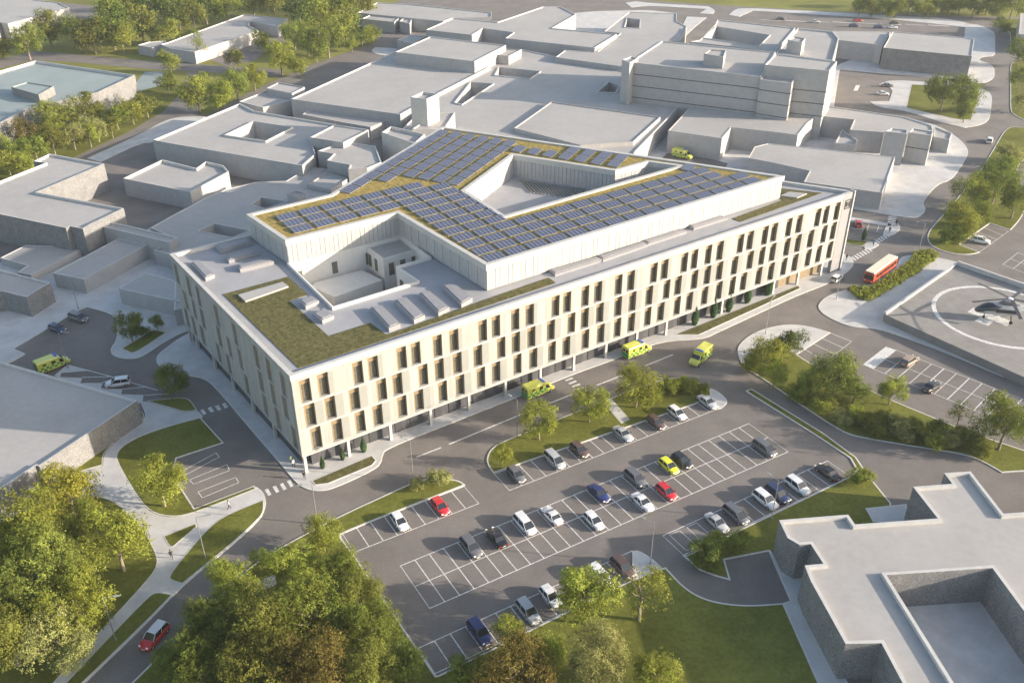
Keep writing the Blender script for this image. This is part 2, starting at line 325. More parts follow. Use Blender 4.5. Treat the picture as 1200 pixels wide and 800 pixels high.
raised('lawn', [(1300, 150), (1200, 150), (1186, 149), (1177, 153), (1152, 196), (1120, 235), (1098, 260), (1086, 274), (1088, 286), (1100, 293), (1118, 298), (1136, 299), (1148, 296), (1124, 287), (1160, 262), (1184, 270), (1197, 256), (1203, 240), (1188, 205), (1200, 184), (1300, 170)], 'lawn', z=ZL)
raised('lawn', [(1160, 23), (1184, 38), (1184, 62), (1200, 68), (1300, 72), (1300, 20)], 'lawn', z=ZL)
raised('lawn', [(1184, 74), (1200, 68.5), (1300, 76), (1300, 145), (1200, 141), (1184, 133)], 'lawn', z=ZL)
raised('lawn', [(991, 280), (1018, 283.5), (1011, 289), (991, 286)], 'lawn', z=.13, kerb=.15, sm=False)
raised('planting_bed', [(790, 393), (819, 393), (938, 338.5), (935, 335)], 'sedum', z=.18, kerb=.15, sm=False)
raised('planting_bed', [(365, 564), (436, 534), (441, 540), (436, 546), (385, 567), (370, 569)], 'sedum', z=.18, kerb=.15, sm=False)

# ------------------------------------------------------------ road markings
class Lines:
    def __init__(s): s.mb = MB()
    def seg(s, a, b, w=.12, z=.008):
        a = Vector((a[0], a[1])); b = Vector((b[0], b[1])); d = (b - a).normalized(); n = Vector((-d.y, d.x)) * w / 2; a = a - d * w / 2; b = b + d * w / 2
        s.mb.add([(a.x - n.x, a.y - n.y, z), (b.x - n.x, b.y - n.y, z), (b.x + n.x, b.y + n.y, z), (a.x + n.x, a.y + n.y, z)], [(0, 1, 2, 3)])
    def px(s, p, q, w=.15, z=.008): s.seg(G(*p), G(*q), w, z)
    def quad(s, pts, z=.008): s.mb.add([(p.x, p.y, z) for p in ccw([G(*q) for q in pts])], [tuple(range(len(pts)))])
    def grid(s, o, ang, n, depth, rows=1, pitch=2.4, side=-1, wl=.15, z=.008, skip=()):
        u = Vector((math.cos(ang), math.sin(ang))); v = Vector((-u.y, u.x)) * side; o = Vector((o[0], o[1]))
        L = n * pitch
        for r in range(rows + 1): s.seg(o + v * depth * r, o + u * L + v * depth * r, wl, z)
        for i in range(n + 1):
            if i in skip: continue
            s.seg(o + u * i * pitch, o + u * i * pitch + v * depth * rows, .10 if i in (0, n) else wl, z + .0015)
    def done(s, name): return tag(s.mb.build(name, M['line']), kind='structure')
TG = .53766
GU = Vector((math.cos(TG), math.sin(TG), 0)); GV = Vector((math.sin(TG), -math.cos(TG), 0))
L_ = Lines()
O0 = Vector((-16.752, 102.196)); L_.grid(O0, TG, 29, 4.87, 2, 2.4, wl=.16)
oA = G(597, 574.4); nA = (G(845, 479) - oA).length / 2.4
L_.grid(oA, TG, int(round(nA)), 5.0, 1, side=1, wl=.15)
oB = G(561, 589.7); L_.grid(oB, TG + math.pi, int(round((G(415, 646) - oB).length / 2.4)), 5.0, 1, side=-1)
oD = G(741, 645); L_.grid(oD, TG + math.pi, int(round((G(493, 761) - oD).length / 2.4)), 4.9, 1, side=1)
oE = G(996, 558)
nE = int(round((G(804, 652) - oE).length / 2.4)); L_.grid(oE, TG + math.pi, nE, 4.9, 1, side=-1, skip=(nE - 1, nE - 2, nE - 3))
def inner(o, du, w=1.3, z=.011):
    a = Vector((o[0], o[1])); U2 = GU.to_2d(); V2 = GV.to_2d(); c = a + U2 * du
    p = [c + V2 * .4, c + U2 * w + V2 * .4, c + U2 * w + V2 * 4.4, c + V2 * 4.4]
    for i in range(4): L_.seg(p[i], p[(i + 1) % 4], .12, z)
eE = oE - GU * 2.4 * int(round((G(804, 652) - oE).length / 2.4)) - GV * 4.9
inner(eE, 1.0, 2.0); inner(eE, 4.4, 2.0)
# helideck car park
o1 = G(1023, 432); e1 = G(1148, 483); a1 = math.atan2((e1 - o1).y, (e1 - o1).x); t1 = G(1050, 410)
dp = (t1 - o1).length
dv = (t1 - o1).normalized(); uu_ = (e1 - o1).normalized()
for k in range(0, 19):
    a = o1 + uu_ * 2.5 * k; L_.seg(a, a + dv * dp, .15 if k % 2 else .22, .0095)
for r in (0, .5, 1): L_.seg(o1 + dv * dp * r, o1 + uu_ * 45 + dv * dp * r, .12)
L_.quad([(1038, 406), (1011, 427), (1023, 432), (1050, 410)])
for k in range(5):
    a = G(973, 390).lerp(G(933, 416), k / 4.0); b = G(998, 400).lerp(G(958, 431), k / 4.0); L_.seg(a, b, .15)
L_.px((998, 400), (958, 431), .12, .0095)
for k in range(6):
    a = G(1160, 262).lerp(G(1124, 287), k / 5.0); b = G(1182, 271).lerp(G(1147, 296), k / 5.0); L_.seg(a, b, .14)
L_.px((1182, 271), (1147, 296), .12, .0095)
for p, q in [((1175, 310), (1193, 296)), ((1187, 315), (1205, 301)), ((1200, 320), (1218, 306)), ((1175, 310), (1214, 325)), ((1193, 296), (1232, 311)), ((1184, 303), (1222, 318)), ((1212, 324), (1230, 311))]: L_.px(p, q, .14)
# pick-up bays on the left and beside the lawn
L_.px((104, 434), (130, 441), .2); L_.px((130, 441), (184, 457), .2)
for p, q in [((96, 442), (130, 441)), ((120, 448), (154, 447)), ((143, 456), (172, 453)), ((168, 463), (198, 461)), ((72, 436), (104, 434))]: L_.px(p, q, .2, .0095)
for q in ([(213, 552), (253, 530.5), (257, 535), (216, 557)], [(222, 562), (266, 544), (269, 551), (227, 567)], [(232, 576), (276, 559), (280, 565), (237, 583)]):
    for i in range(4): L_.px(q[i], q[(i + 1) % 4], .14)
for k in range(5):
    x = 996 + k * 11.5; L_.px((x, 257.5 + k * 1.6), (x - 3, 267 + k * 1.6), .14)
L_.px((992, 266.5), (1040, 273), .12, .0095)
# top car parks
for k in range(9):
    x = 893 + k * 28; L_.px((x, 23.2 + k * .9), (x + 22, 24.6 + k * .9), 1.0 if k % 2 else .6)
L_.quad([(1003, 100), (1008, 100), (1005, 106.5), (1000, 106.5)])
L_.done('parking_bay_markings')
L_ = Lines()
for c in [(238.5, 482.7), (247.6, 480), (256, 477.7), (264, 475)]: L_.quad([(c[0] - 4.2, c[1] - 2), (c[0] - .2, c[1] - 3.6), (c[0] + 3.6, c[1] + 1.8), (c[0] - .4, c[1] + 3.4)])
for c in [(314, 576.6), (323.3, 573.2), (331.8, 570), (340, 566.5)]: L_.quad([(c[0] - 4, c[1] - 3), (c[0], c[1] - 4.6), (c[0] + 4.2, c[1] + 2.5), (c[0] + .4, c[1] + 4.1)])
for c in [(667, 444.2), (671, 447.8), (675.4, 451.4), (679.6, 455), (684, 458.6)]: L_.quad([(c[0] - 5.2, c[1] + 1), (c[0] + 3.4, c[1] - 2.3), (c[0] + 5.2, c[1] - .8), (c[0] - 3.4, c[1] + 2.5)])
for k in range(7):
    c = (1000.5 + k * 3.1, 303 - k * 1.75); L_.quad([(c[0] - 3.4, c[1] - 1.5), (c[0] - 1.7, c[1] - 2.4), (c[0] + 3.6, c[1] + 1.5), (c[0] + 1.9, c[1] + 2.4)])
for k in range(6):
    c = (1026 + k * 2.7, 284.5 - k * 1.75); L_.quad([(c[0] - 3.2, c[1] - 1.4), (c[0] - 1.6, c[1] - 2.2), (c[0] + 3.4, c[1] + 1.4), (c[0] + 1.8, c[1] + 2.2)])
for k in range(6):
    c = (1046.5 - k * .5, 252.5 + k * 1.9); L_.quad([(c[0] - 4.5, c[1] - .9), (c[0] + 4.5, c[1] + .3), (c[0] + 4.3, c[1] + 1.2), (c[0] - 4.7, c[1])])
L_.done('zebra_crossings')
L_ = Lines()
for p, q in [((489, 535), (516, 524.5)), ((527, 520), (614, 484)), ((622, 481), (674, 460.5)), ((700, 451), (736, 437)), ((756, 428.5), (788, 415.6))]: L_.px(p, q, .3)
L_.done('road_centre_line')

# ------------------------------------------------------------ surrounding buildings
def block(name, label, px, z, z0=0.0, holes=(), par_h=.4, par_w=.32, roofm='roof', wallm='wall', cat='building', boxes=(), grooves=(), root=None, top_name='roof', hz=None):
    """flat roofed building: outline traced at roof height z"""
    p = ccw(PG(px, z)); hs = [ccw(PG(h, z)) for h, _ in holes]
    c = sum(p, Vector()) / len(p)
    if root is None:
        root = empty(name, (c.x, c.y, z0)); tag(root, label, cat)
    T = Vector((root.location.x, root.location.y, root.location.z))
    loc = lambda ps: [Vector((q.x - T.x, q.y - T.y, 0)) for q in ps]
    P = loc(p); H = [loc(h) for h in hs]; zz = z - T.z; zb = z0 - T.z
    zr = zz - par_h
    w = MB(); w.prism(P, zb, zz, top=False)
    for h, (hh, zf) in zip(H, holes):
        q = h[::-1]; n = len(q); w.add([(a.x, a.y, zf - T.z) for a in q] + [(a.x, a.y, zz) for a in q], [(i, (i + 1) % n, n + (i + 1) % n, n + i) for i in range(n)])
    w.build('wall', M[wallm], root)
    r = MB(); Q = inset(P, par_w); HO = [inset(h, -par_w) for h in H]
    r.prism(Q, zr, zr, sides=False, holes=HO)
    r.build(top_name, M[roofm], root)
    c_ = MB(); n = len(P)
    def ring(A, B):
        m = len(A)
        c_.add([(a.x, a.y, zz) for a in A] + [(b.x, b.y, zz) for b in B] + [(b.x, b.y, zr) for b in B],
               [(i, (i + 1) % m, m + (i + 1) % m, m + i) for i in range(m)] + [(m + i, m + (i + 1) % m, 2 * m + (i + 1) % m, 2 * m + i) for i in range(m)])
    ring(P, Q)
    for h, ho in zip(H, HO): ring(h[::-1], ho[::-1])
    c_.build('parapet', M['coping'], root)
    for h, (hh, zf) in zip(H, holes):
        MB().prism(h, zf - T.z, zf - T.z, sides=False).build('courtyard_floor', M['paving'], root)
    for bx in boxes:
        pts, bz = bx[0], bx[1]; b0 = bx[2] if len(bx) > 2 else z - par_h - .05
        bp = loc(ccw(PG(pts, bz))); hh = .35
        m = MB(); m.m = 0; m.prism(bp, b0 - T.z, bz - T.z, top=False); m.m = 1
        iq = inset(bp, .3); k = len(bp)
        m.add([(a.x, a.y, bz - T.z) for a in bp] + [(a.x, a.y, bz - T.z) for a in iq] + [(a.x, a.y, bz - T.z - hh) for a in iq], [(i, (i + 1) % k, k + (i + 1) % k, k + i) for i in range(k)] + [(k + i, k + (i + 1) % k, 2 * k + (i + 1) % k, 2 * k + i) for i in range(k)])
        m.add([(a.x, a.y, bz - T.z - hh) for a in iq], [tuple(range(k))])
        m.build('rooftop_block', [M[wallm], M[roofm]], root)
    if grooves:
        gm = MB()
        for gz in grooves:
            O = inset(P, -.06); nn = len(P)
            for zz0, zz1 in ((gz - T.z - .12, gz - T.z + .12),):
                gm.add([(a.x, a.y, zz0) for a in O] + [(a.x, a.y, zz1) for a in O] + [(a.x, a.y, zz1) for a in P] + [(a.x, a.y, zz0) for a in P],
                       [(i, (i + 1) % nn, nn + (i + 1) % nn, nn + i) for i in range(nn)] + [(nn + i, nn + (i + 1) % nn, 2 * nn + (i + 1) % nn, 2 * nn + i) for i in range(nn)] + [(3 * nn + i, 3 * nn + (i + 1) % nn, (i + 1) % nn, i) for i in range(nn)])
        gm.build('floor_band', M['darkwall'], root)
    return root
B = block
B('flat_roofed_hall', 'pale flat roofed hall at the top left corner behind two round trees', [(-80, -2), (-80, 66), (0, 26), (9, 28), (81, 9), (72, 5), (70, 3), (42, 0), (30, -6), (0, -10)], 7)
B('long_low_building', 'long low white building between the tree belts with a notched corner', [(188, 52), (200, 57), (228, 61), (303, 36), (291, 30), (293, 25), (325, 31), (337, 22), (286, 17), (196, 50)], 5)
B('small_annex', 'small pale flat roofed box beside the long low white building', [(161, 53), (175, 49), (194, 48), (195, 51), (178, 56)], 4, cat='annex')
B('pale_roofed_hall', 'large hall with blue tinted roof and one rooftop box behind the left hedge trees', [(-90, 130), (-90, 190), (0, 144), (30, 128), (115, 108), (158, 88), (42, 71), (0, 83)], 7.5, roofm='pool', wallm='brick', par_h=1.0, boxes=[([(13, 102), (32, 96), (63, 101), (45, 111)], 9.5)])
B('stepped_grey_building', 'grey building with notched flat roof at left edge of the dark yard', [(-62, 238), (0, 212), (53, 191), (39, 189), (58, 180), (122, 192), (43, 225), (145, 244), (116, 258), (109, 261), (97, 268), (82, 265), (77, 267), (0, 251)], 8, par_h=.7, wallm='brick')
B('low_link_block', 'narrow low block with a sunken strip roof below the notched grey building', [(110, 263), (118, 258.5), (150, 264), (208, 278), (198, 284)], 6, cat='building')
B('yard_block', 'square flat roofed block standing alone in the dark service yard', [(144, 209), (190, 187), (230, 197), (241, 189), (262, 194), (268, 201), (223, 225)], 5.2, par_h=.8)
B('courtyard_building', 'wide flat roofed building pierced by one square courtyard', [(179, 164), (281, 121), (298, 130), (394, 146), (363, 161), (370, 180), (354, 194), (200, 168)], 7, holes=[([(264, 158), (297, 142), (342, 149), (311, 165)], 1.5)], par_h=.6)
B('link_roof', 'low bluish link roof with a square pit between the hospital and the yard', [(180, 293), (207, 280), (176, 267), (240, 232), (264, 222), (301, 213), (335, 212), (362, 196), (410, 200), ('w', -24, 236), ('w', -41, 194), ('w', -56, 184), ('w', -72, 174), (206, 300)], 4,
  holes=[([(294, 240), (306, 231), (336, 236), (312, 244)], .3), ([(233, 270), (251, 262), (292, 270), (272, 278)], .3)], par_h=.15, par_w=.3, boxes=[([(336, 227), (347, 223), (358, 226), (348, 231)], 6.5, 3.9), ([(360, 216), (382, 202), (408, 209), (388, 222)], 5, 3.9)])
B('two_level_block', 'upper grey block stepping up beside the courtyard building', [(363, 161), (392, 146), (432, 152), (402, 167), (391, 165)], 9.5)
B('white_terrace_block', 'pale block with stepped terraces just left of the solar roof tip', [(372, 177), (402, 166), (440, 171), (447, 190), (430, 197), (408, 198), (410, 193), (383, 188), (391, 180)], 8)
B('corner_annex', 'small annex at the road corner with a raised rim box on its roof', [(280, 119), (313, 106), (345, 112), (340, 118), (308, 126)], 5, boxes=[([(312, 103.5), (326, 96.5), (357, 102), (342, 109.5)], 6.8, 0)], cat='annex')
B('large_flat_hall', 'large flat roofed hall with a raised square storey at its far end', [(341, 116), (462, 61), (556, 80), (575, 78), (514, 109), (469, 134)], 7.5, par_h=.5)
B('raised_hall', 'raised square block standing on the far end of the large flat hall', [(463, 61), (504, 43), (593, 53), (556, 72)], 11.5)
B('panelled_low_roof', 'low strip roof of light panels in front of the large flat hall', [(354, 134), (372, 124), (456, 140), (434, 149), (400, 143)], 4.5, par_h=.1)
B('square_tower', 'tall square pale tower rising behind the solar roof', [(481, 114), (496, 107), (514, 110), (500, 116)], 19, cat='tower', wallm='white', par_h=.8)
B('tower_podium', 'white podium block at the foot of the square tower', [(483, 151), (512, 132), (533, 132), (520, 152)], 11, wallm='white', cat='building')
B('plant_block', 'pale block with open roof pit left of the square tower', [(447, 155), (458, 148), (498, 157), (486, 168)], 11, wallm='white', par_h=.9)
B('central_low_building', 'broad low flat roofed building behind the hospital with sunken light wells', [('w', -24, 244), (470, 152), (514, 109), (578, 75), (612, 58), (700, 76), (742, 86), (742, 111), (796, 124), (744, 178), ('w', 30, 232), ('w', -12, 252)], 6.5,
  holes=[([(580, 88), (585, 78.5), (633, 83.5), (621, 92)], 1), ([(533, 120), (552, 96), (578, 98), (541, 122)], 1), ([(700, 108), (714, 96), (726, 100), (721, 108)], 0)], par_h=.4, boxes=[([(580, 64), (589, 57), (611, 58), (596, 66)], 9.5, 6), ([(602, 150), (646, 119), (774, 137), (742, 166), (680, 170)], 7.4, 6)])
B('rear_flat_hall', 'wide pale hall at the top centre with notched front edge', [(499, 35), (531, 21), (583, 26), (636, 8), (657, 8), (675, 17), (647, 33), (723, 40), (697, 56), (592, 45), (602, 38), (566, 33), (553, 41)], 9.5)
B('rear_terrace_block', 'pale terrace block with a square roof pit behind the banded slab', [(651, 67), (662, 59), (700, 60), (727, 39), (708, 37), (737, 14), (793, 16), (793, 25), (805, 31), (797, 48), (776, 48), (752, 64), (729, 78)], 8, holes=[([(732, 32), (735, 21), (750, 23), (749, 33)], 3)], par_h=.3)
B('top_left_hall', 'low pale hall at the top edge beside the tree belt', [(419, 15), (442, 3), (480, 5), (576, 15), (576, 20), (530, 21), (519, 25)], 5.5)
B('small_store', 'small grey store in front of the low hall at the top edge', [(424, 22), (435, 17), (468, 21), (462, 26)], 5, cat='store')
B('tiny_store', 'smallest grey store right of the small grey store by the tree belt', [(468, 25), (473, 21), (483, 22), (480, 28)], 5, cat='store')
B('entrance_block', 'small low block beside the round pavement and the raised hall', [(465, 47), (480, 41), (500, 42), (484, 51)], 4.5)
B('banded_slab_block', 'long four storey slab with dark floor bands and grey front', [(738, 73), (776, 48), (909, 61), (892, 90)], 19.5, grooves=(7.9, 11.8, 15.7), boxes=[([(825, 63), (832, 58), (851, 59), (848, 67)], 23)], par_h=.4)
B('slab_stair_tower', 'slim stair tower on the left end of the banded slab', [(729, 70), (740, 66), (748, 68), (738, 73.5)], 20.3, cat='tower')
B('banded_tall_block', 'tallest banded block at the right end of the long slab', [(896, 76), (909, 63), (981, 72), (972, 83)], 22.5, grooves=(7.9, 11.8, 15.7))
B('banded_front_bay', 'projecting banded bay in front of the tall block', [(891, 93), (896, 86), (932, 91), (928, 98)], 19, grooves=(7.9, 11.8, 15.7), cat='building')
B('rear_wing', 'rear wing with a roof box behind the tall banded block', [(909, 62), (935, 33), (976, 37), (983, 45), (976, 71)], 18, boxes=[([(923, 47), (931, 43), (944, 45), (940, 50)], 22)], par_h=.6)
B('rear_court_block', 'rear block with a sunken court at the top car park', [(808, 49), (820, 47), (838, 29), (841, 23), (932, 33), (909, 60)], 12, holes=[([(824, 44), (840, 31), (902, 41), (889, 54)], 5)], par_h=.4)
B('front_low_block', 'low block below the banded slab with a stepped front', [(783, 153), (815, 119), (926, 134), (934, 136), (937, 131), (962, 132), (946, 144), (935, 158), (903, 154), (857, 149), (846, 162)], 7.2, par_h=.15, par_w=.25)
B('curved_road_building', 'pale building along the curved road with two grey front boxes', [(970, 124), (1060, 137), (1092, 147), (1094, 153), (1036, 155), (996, 152), (1001, 140), (962, 136)], 7, par_h=.3)
B('court_box', 'small square box in the paved court left of the grey road boxes', [(978, 168), (987, 152), (1005, 164), (1003, 170)], 5)
B('grey_road_block', 'taller grey box with split front facing the plaza', [(1037, 154), (1045, 150), (1064, 152), (1063, 157)], 10)
B('plaza_box', 'grey box with horizontal joint right of the taller grey box', [(1065, 155), (1070, 150), (1094, 154), (1092, 159)], 9.5, grooves=(5,))
B('end_kiosk', 'low end block where the road building meets the curve', [(1095, 148), (1116, 156), (1113, 164), (1094, 160)], 4.5)
B('plaza_hall', 'low wide hall between the hospital end and the plaza', [(877, 185), (884, 172), (900, 168), (1049, 184), (1034, 226), (942, 213), (949, 200), (909, 191)], 5, par_h=.15, par_w=.25)
B('brick_hall', 'tall grey brick hall beside the top right car park', [(1035, 56), (1046, 37), (1130, 44), (1142, 46), (1139, 66)], 8.5, par_h=.3, wallm='brick')
B('brick_hall_wing', 'low pale wing joining the grey brick hall to the tall block', [(976, 36.5), (1044, 37.5), (1034, 54), (1026, 52), (983, 47)], 7.5, par_h=.3)
B('electric_kiosk', 'tiny flat kiosk in the paved court behind the grey brick hall', [(983, 58), (985, 54), (1010, 57), (1009, 61)], 3.2, cat='kiosk')
B('far_right_shed', 'pale shed cut by the right edge near the top', [(1194, 40), (1196, 16), (1230, 16), (1230, 44)], 7, cat='shed')
B('left_low_building', 'low building at the left edge with stepped roof in front of the long block', [(-60, 318), (0, 316), (59, 331), (31, 348), (2, 341), (-60, 350)], 5, wallm='brick')
B('left_pale_roof', 'very low pale paved roof near the left edge', [(0, 302), (30, 287), (90, 289), (95, 292), (36, 322), (20, 319), (32, 311)], 2, par_h=.1)
B('long_flat_block', 'long narrow flat block with sunlit roof behind the two parked cars', [(62, 320), (139, 279), (172, 287), (98, 327)], 3.8, par_h=.1)
B('low_white_block', 'low white block tucked beside the hospital left corner', [(139, 338), (170, 319), (216, 331), (222, 356)], 4, par_h=.05)
B('dark_roof_building', 'large building with shaded blue grey roof at the left edge beside the lawn', [(-90, 398), (0, 423), (161, 469), (46, 546), (42, 545), (0, 573), (-90, 625)], 5, par_h=.5, wallm='brick')
B('corner_building', 'grey brick building with stepped white roof and deep courtyard at the lower right corner', [(913, 609), (994, 602.5), (1002, 614), (1099, 607), (1070, 570), (1116, 566.5), (1106.5, 554), (1137.5, 552), (1176, 601.5), (1600, 570), (1600, 1100), (1180, 1010), (1058, 800), (1033, 753), (991, 754), (950, 680), (943, 662), (965, 660), (950, 637), (937, 638), (923, 630)], 6.7,
  holes=[([(1039, 673.5), (1163, 665), (1290, 838), (1190, 915)], .2)], par_h=.55, par_w=.5, wallm='brick')
# ------------------------------------------------------------ the hospital
RH = 20.0
HA = G(340, 440.2, RH); HA.z = 0; HB = G(1001.5, 224.2, RH)
HANG = math.atan2(HB.y - HA.y, HB.x - HA.x)
H0 = tag(empty('hospital', HA, HANG), 'large cream four storey hospital with ribbed cladding, staggered windows and rooftop solar storey', 'hospital')
cH, sH = math.cos(HANG), math.sin(HANG)
def HL(v):
    d = Vector(v) - HA; return Vector((d.x * cH + d.y * sH, -d.x * sH + d.y * cH, v[2]))
def HP(px, z): return [HL(G(p[0], p[1], z)) for p in px]
LEN = 136.7
HLc = HL(G(199.2, 297.6, RH)); HLc.z = 0          # left corner
P5 = HL(G(387, 228, 24.8)); P4 = HL(G(518.7, 148.7, 24.8))
dirb = Vector((math.cos(R_(155.5) - HANG), math.sin(R_(155.5) - HANG)))
e45 = (P4 - P5).to_2d().normalized()
# intersection of back edge with the line P5->P4
Bv = Vector((LEN, 0)); den = dirb.x * (-e45.y) - dirb.y * (-e45.x); rhs = P5.to_2d() - Bv
tt = (rhs.x * (-e45.y) - rhs.y * (-e45.x)) / den
C_ = Bv + dirb * tt
def V2(x, y): return Vector((x, y, 0))
FOOT = [V2(0, 0), V2(LEN, 0), V2(*C_), V2(P5.x, P5.y + .0), V2(P5.x - .3, HLc.y + .2), V2(HLc.x, HLc.y)]
ZF = 3.8
# windows measured along the long facade (left edge, width) for the three rows
W1 = [1.2, 4.3, 10.5, 13.3, 18.7, 21.4, 25.7, 29.0, 35.0, 37.8, 42.0, 45.2, 51.1, 53.8, 58.1, 61.2, 66.3, 69.4, 75.4, 78.2, 83.6, 86.4, 90.3, 93.6, 99.7, 102.5, 107.1, 109.9, 114.6, 117.9, 124.1, 126.9, 130.6]
W2 = [1.4, 5.0, 9.4, 14.5, 17.5, 22.6, 25.8, 29.5, 33.8, 38.9, 42.1, 45.6, 50.1, 55.0, 58.2, 61.9, 66.5, 70.2, 74.6, 79.3, 82.4, 87.0, 90.7, 94.2, 98.7, 103.4, 107.1, 110.4, 115.0, 118.6, 122.8, 127.4, 130.6]
W3 = [1.9, 5.7, 10.0, 13.3, 18.1, 21.4, 26.3, 29.9, 34.4, 37.7, 42.5, 46.1, 50.5, 53.9, 58.6, 62.4, 66.7, 70.3, 74.7, 78.2, 82.8, 86.2, 90.6, 94.8, 98.9, 102.2, 107.0, 110.9, 115.1, 118.7, 123.2, 126.8, 130.6]
ROWS = [(W3, 4.4, 8.8), (W2, 9.25, 13.65), (W1, 14.1, 18.5)]
WW = 1.88; WD = .85
fac = MB(); xE = 133.2
fac.box(0, xE, 0, WD, ZF, 4.4); fac.box(0, xE, 0, WD, 8.8, 9.25); fac.box(0, xE, 0, WD, 13.65, 14.1); fac.box(0, xE, 0, WD, 18.5, RH - .9)
for ws, z0, z1 in ROWS:
    x = 0
    for w in ws: fac.box(x, w, 0, WD, z0, z1); x = w + WW
    fac.box(x, xE, 0, WD, z0, z1)
fac.build('facade_cladding', M['cream'], H0)
led = MB()
for z in (9.02, 13.87, ZF + .1): led.box(0, xE, -.1, -.002, z - .1, z + .06)
led.box(-.12, xE, -.12, .6, RH - .9, RH)
led.build('string_course', M['white'], H0)
# left facade, local x ~ 0 going up y; slightly skewed: own frame
LV = Vector((HLc.x, HLc.y)); LLEN = LV.length; LV.normalize(); LN = Vector((-LV.y, LV.x))  # outward (-x)
def lf(s, d, z): p = LV * s + LN * -d; return (p.x, p.y, z)   # d = depth into the building
if LN.x > 0: LN = -LN
def lf(s, d, z): p = LV * s - LN * d; return (p.x, p.y, z)
def lbox(mb, s0, s1, d0, d1, z0, z1):
    mb.add([lf(s0, d0, z0), lf(s1, d0, z0), lf(s1, d1, z0), lf(s0, d1, z0), lf(s0, d0, z1), lf(s1, d0, z1), lf(s1, d1, z1), lf(s0, d1, z1)],
           [(0, 1, 2, 3), (7, 6, 5, 4), (4, 5, 1, 0), (5, 6, 2, 1), (6, 7, 3, 2), (7, 4, 0, 3)])
LW1 = [2.8, 8.3, 13.4, 22.8, 31.4, 40.6, 45.8, 52.6]; LW2 = [3.4, 8.2, 13.2, 22.3, 27.4, 32.2, 40.6, 45.2, 50.0]; LW3 = [1.2, 7.8, 13.0, 21.0, 29.6, 34.6, 43.0, 47.6, 51.6]
lfm = MB()
for a, b in ((ZF, 4.4), (8.8, 9.25), (13.65, 14.1), (18.5, RH)): lbox(lfm, .0, LLEN, 0, WD, a, b) if a != ZF else lbox(lfm, 0, LLEN, 0, WD, a, b)
LROWS = [(LW3, 4.4, 8.8), (LW2, 9.25, 13.65), (LW1, 14.1, 18.5)]
for ws, z0, z1 in LROWS:
    x = WD + .01
    for w in ws: lbox(lfm, x, w, 0, WD, z0, z1); x = w + WW
    lbox(lfm, x, LLEN, 0, WD, z0, z1)
lfm.build('side_cladding', M['cream'], H0)
# back walls + soffit
CORE = inset(FOOT, WD - .01)
cy = None
DC = HP([(336, 312), (391, 361), (489, 331), (464, 314), (503, 303)], 19.5)
pn = HL(G(466, 248.7, 24.8)); pl = HL(G(335, 281, 24.8)); pr = HL(G(570, 310, 24.8))
e12 = (pr - pn).normalized()
court = [V2(pl.x, pl.y), V2(DC[1].x, DC[1].y), V2(DC[2].x, DC[2].y), V2(DC[3].x, DC[3].y), V2(DC[4].x, DC[4].y), V2(pn.x + .02, pn.y)]
cm = MB(); n = len(CORE)
cm.prism(CORE, ZF, RH - 1.0, top=False, bottom=True)
cm.build('rear_wall', M['cream'], H0)
# roof deck with court opening
ZR = 19.3
court = ccw(court)
rm = MB(); rm.prism(inset(FOOT, .6), ZR, ZR, sides=False, holes=[court]); rm.build('roof_deck', M['roof_grey'], H0)
pp = MB(); Fo = ccw(FOOT); Fi = inset(FOOT, .62); k = len(Fo)
pp.add([(a.x, a.y, RH - 1.0) for a in inset(FOOT, .005)] + [(a.x, a.y, RH + .006) for a in inset(FOOT, -.13)] + [(a.x, a.y, RH + .006) for a in Fi] + [(a.x, a.y, ZR) for a in Fi],
       [f for i in range(k) for f in ((i + k, (i + 1) % k + k, 2 * k + (i + 1) % k, 2 * k + i), (2 * k + i, 2 * k + (i + 1) % k, 3 * k + (i + 1) % k, 3 * k + i))] + [(i, (i + 1) % k, k + (i + 1) % k, k + i) for i in range(2, k - 1)])
pp.build('parapet', M['coping'], H0)
# court walls, floor, inner block, windows
ZC = 8.0
cw = MB(); q = court[::-1]; m_ = len(q)
cw.add([(a.x, a.y, ZC) for a in q] + [(a.x, a.y, 19.9) for a in q], [(i, (i + 1) % m_, m_ + (i + 1) % m_, m_ + i) for i in range(m_)])
qo = inset(court, -.35)[::-1]
cw.add([(a.x, a.y, 19.9) for a in q] + [(a.x, a.y, 19.9) for a in qo] + [(a.x, a.y, ZR) for a in qo], [f for i in range(m_) for f in ((i, (i + 1) % m_, m_ + (i + 1) % m_, m_ + i), (m_ + i, m_ + (i + 1) % m_, 2 * m_ + (i + 1) % m_, 2 * m_ + i))])
cw.build('court_wall', M['court'], H0)
MB().prism(court, ZC, ZC, sides=False).build('court_floor', M['paving'], H0)
blk = ccw(HP([(428, 288), (449, 303.5), (506, 287.5), (468, 272)], 18.9))
bb = MB(); bb.m = 0; bb.prism(blk, ZC, 18.9, top=False); bb.m = 1; bb.prism(inset(blk, .3), 18.6, 18.6, sides=False)
bb.m = 0; ib = inset(blk, .3); kk = len(blk); bb.add([(a.x, a.y, 18.9) for a in blk] + [(a.x, a.y, 18.9) for a in ib] + [(a.x, a.y, 18.6) for a in ib], [f for i in range(kk) for f in ((i, (i + 1) % kk, kk + (i + 1) % kk, kk + i), (kk + i, kk + (i + 1) % kk, 2 * kk + (i + 1) % kk, 2 * kk + i))])
bb.build('court_block', [M['court'], M['roof']], H0)
lowb = ccw(HP([(366, 336), (368, 331), (424, 316), (448, 328), (392, 348)], 14.6))
MB().prism(lowb, ZC, 14.6).build('court_terrace', M['court'], H0)
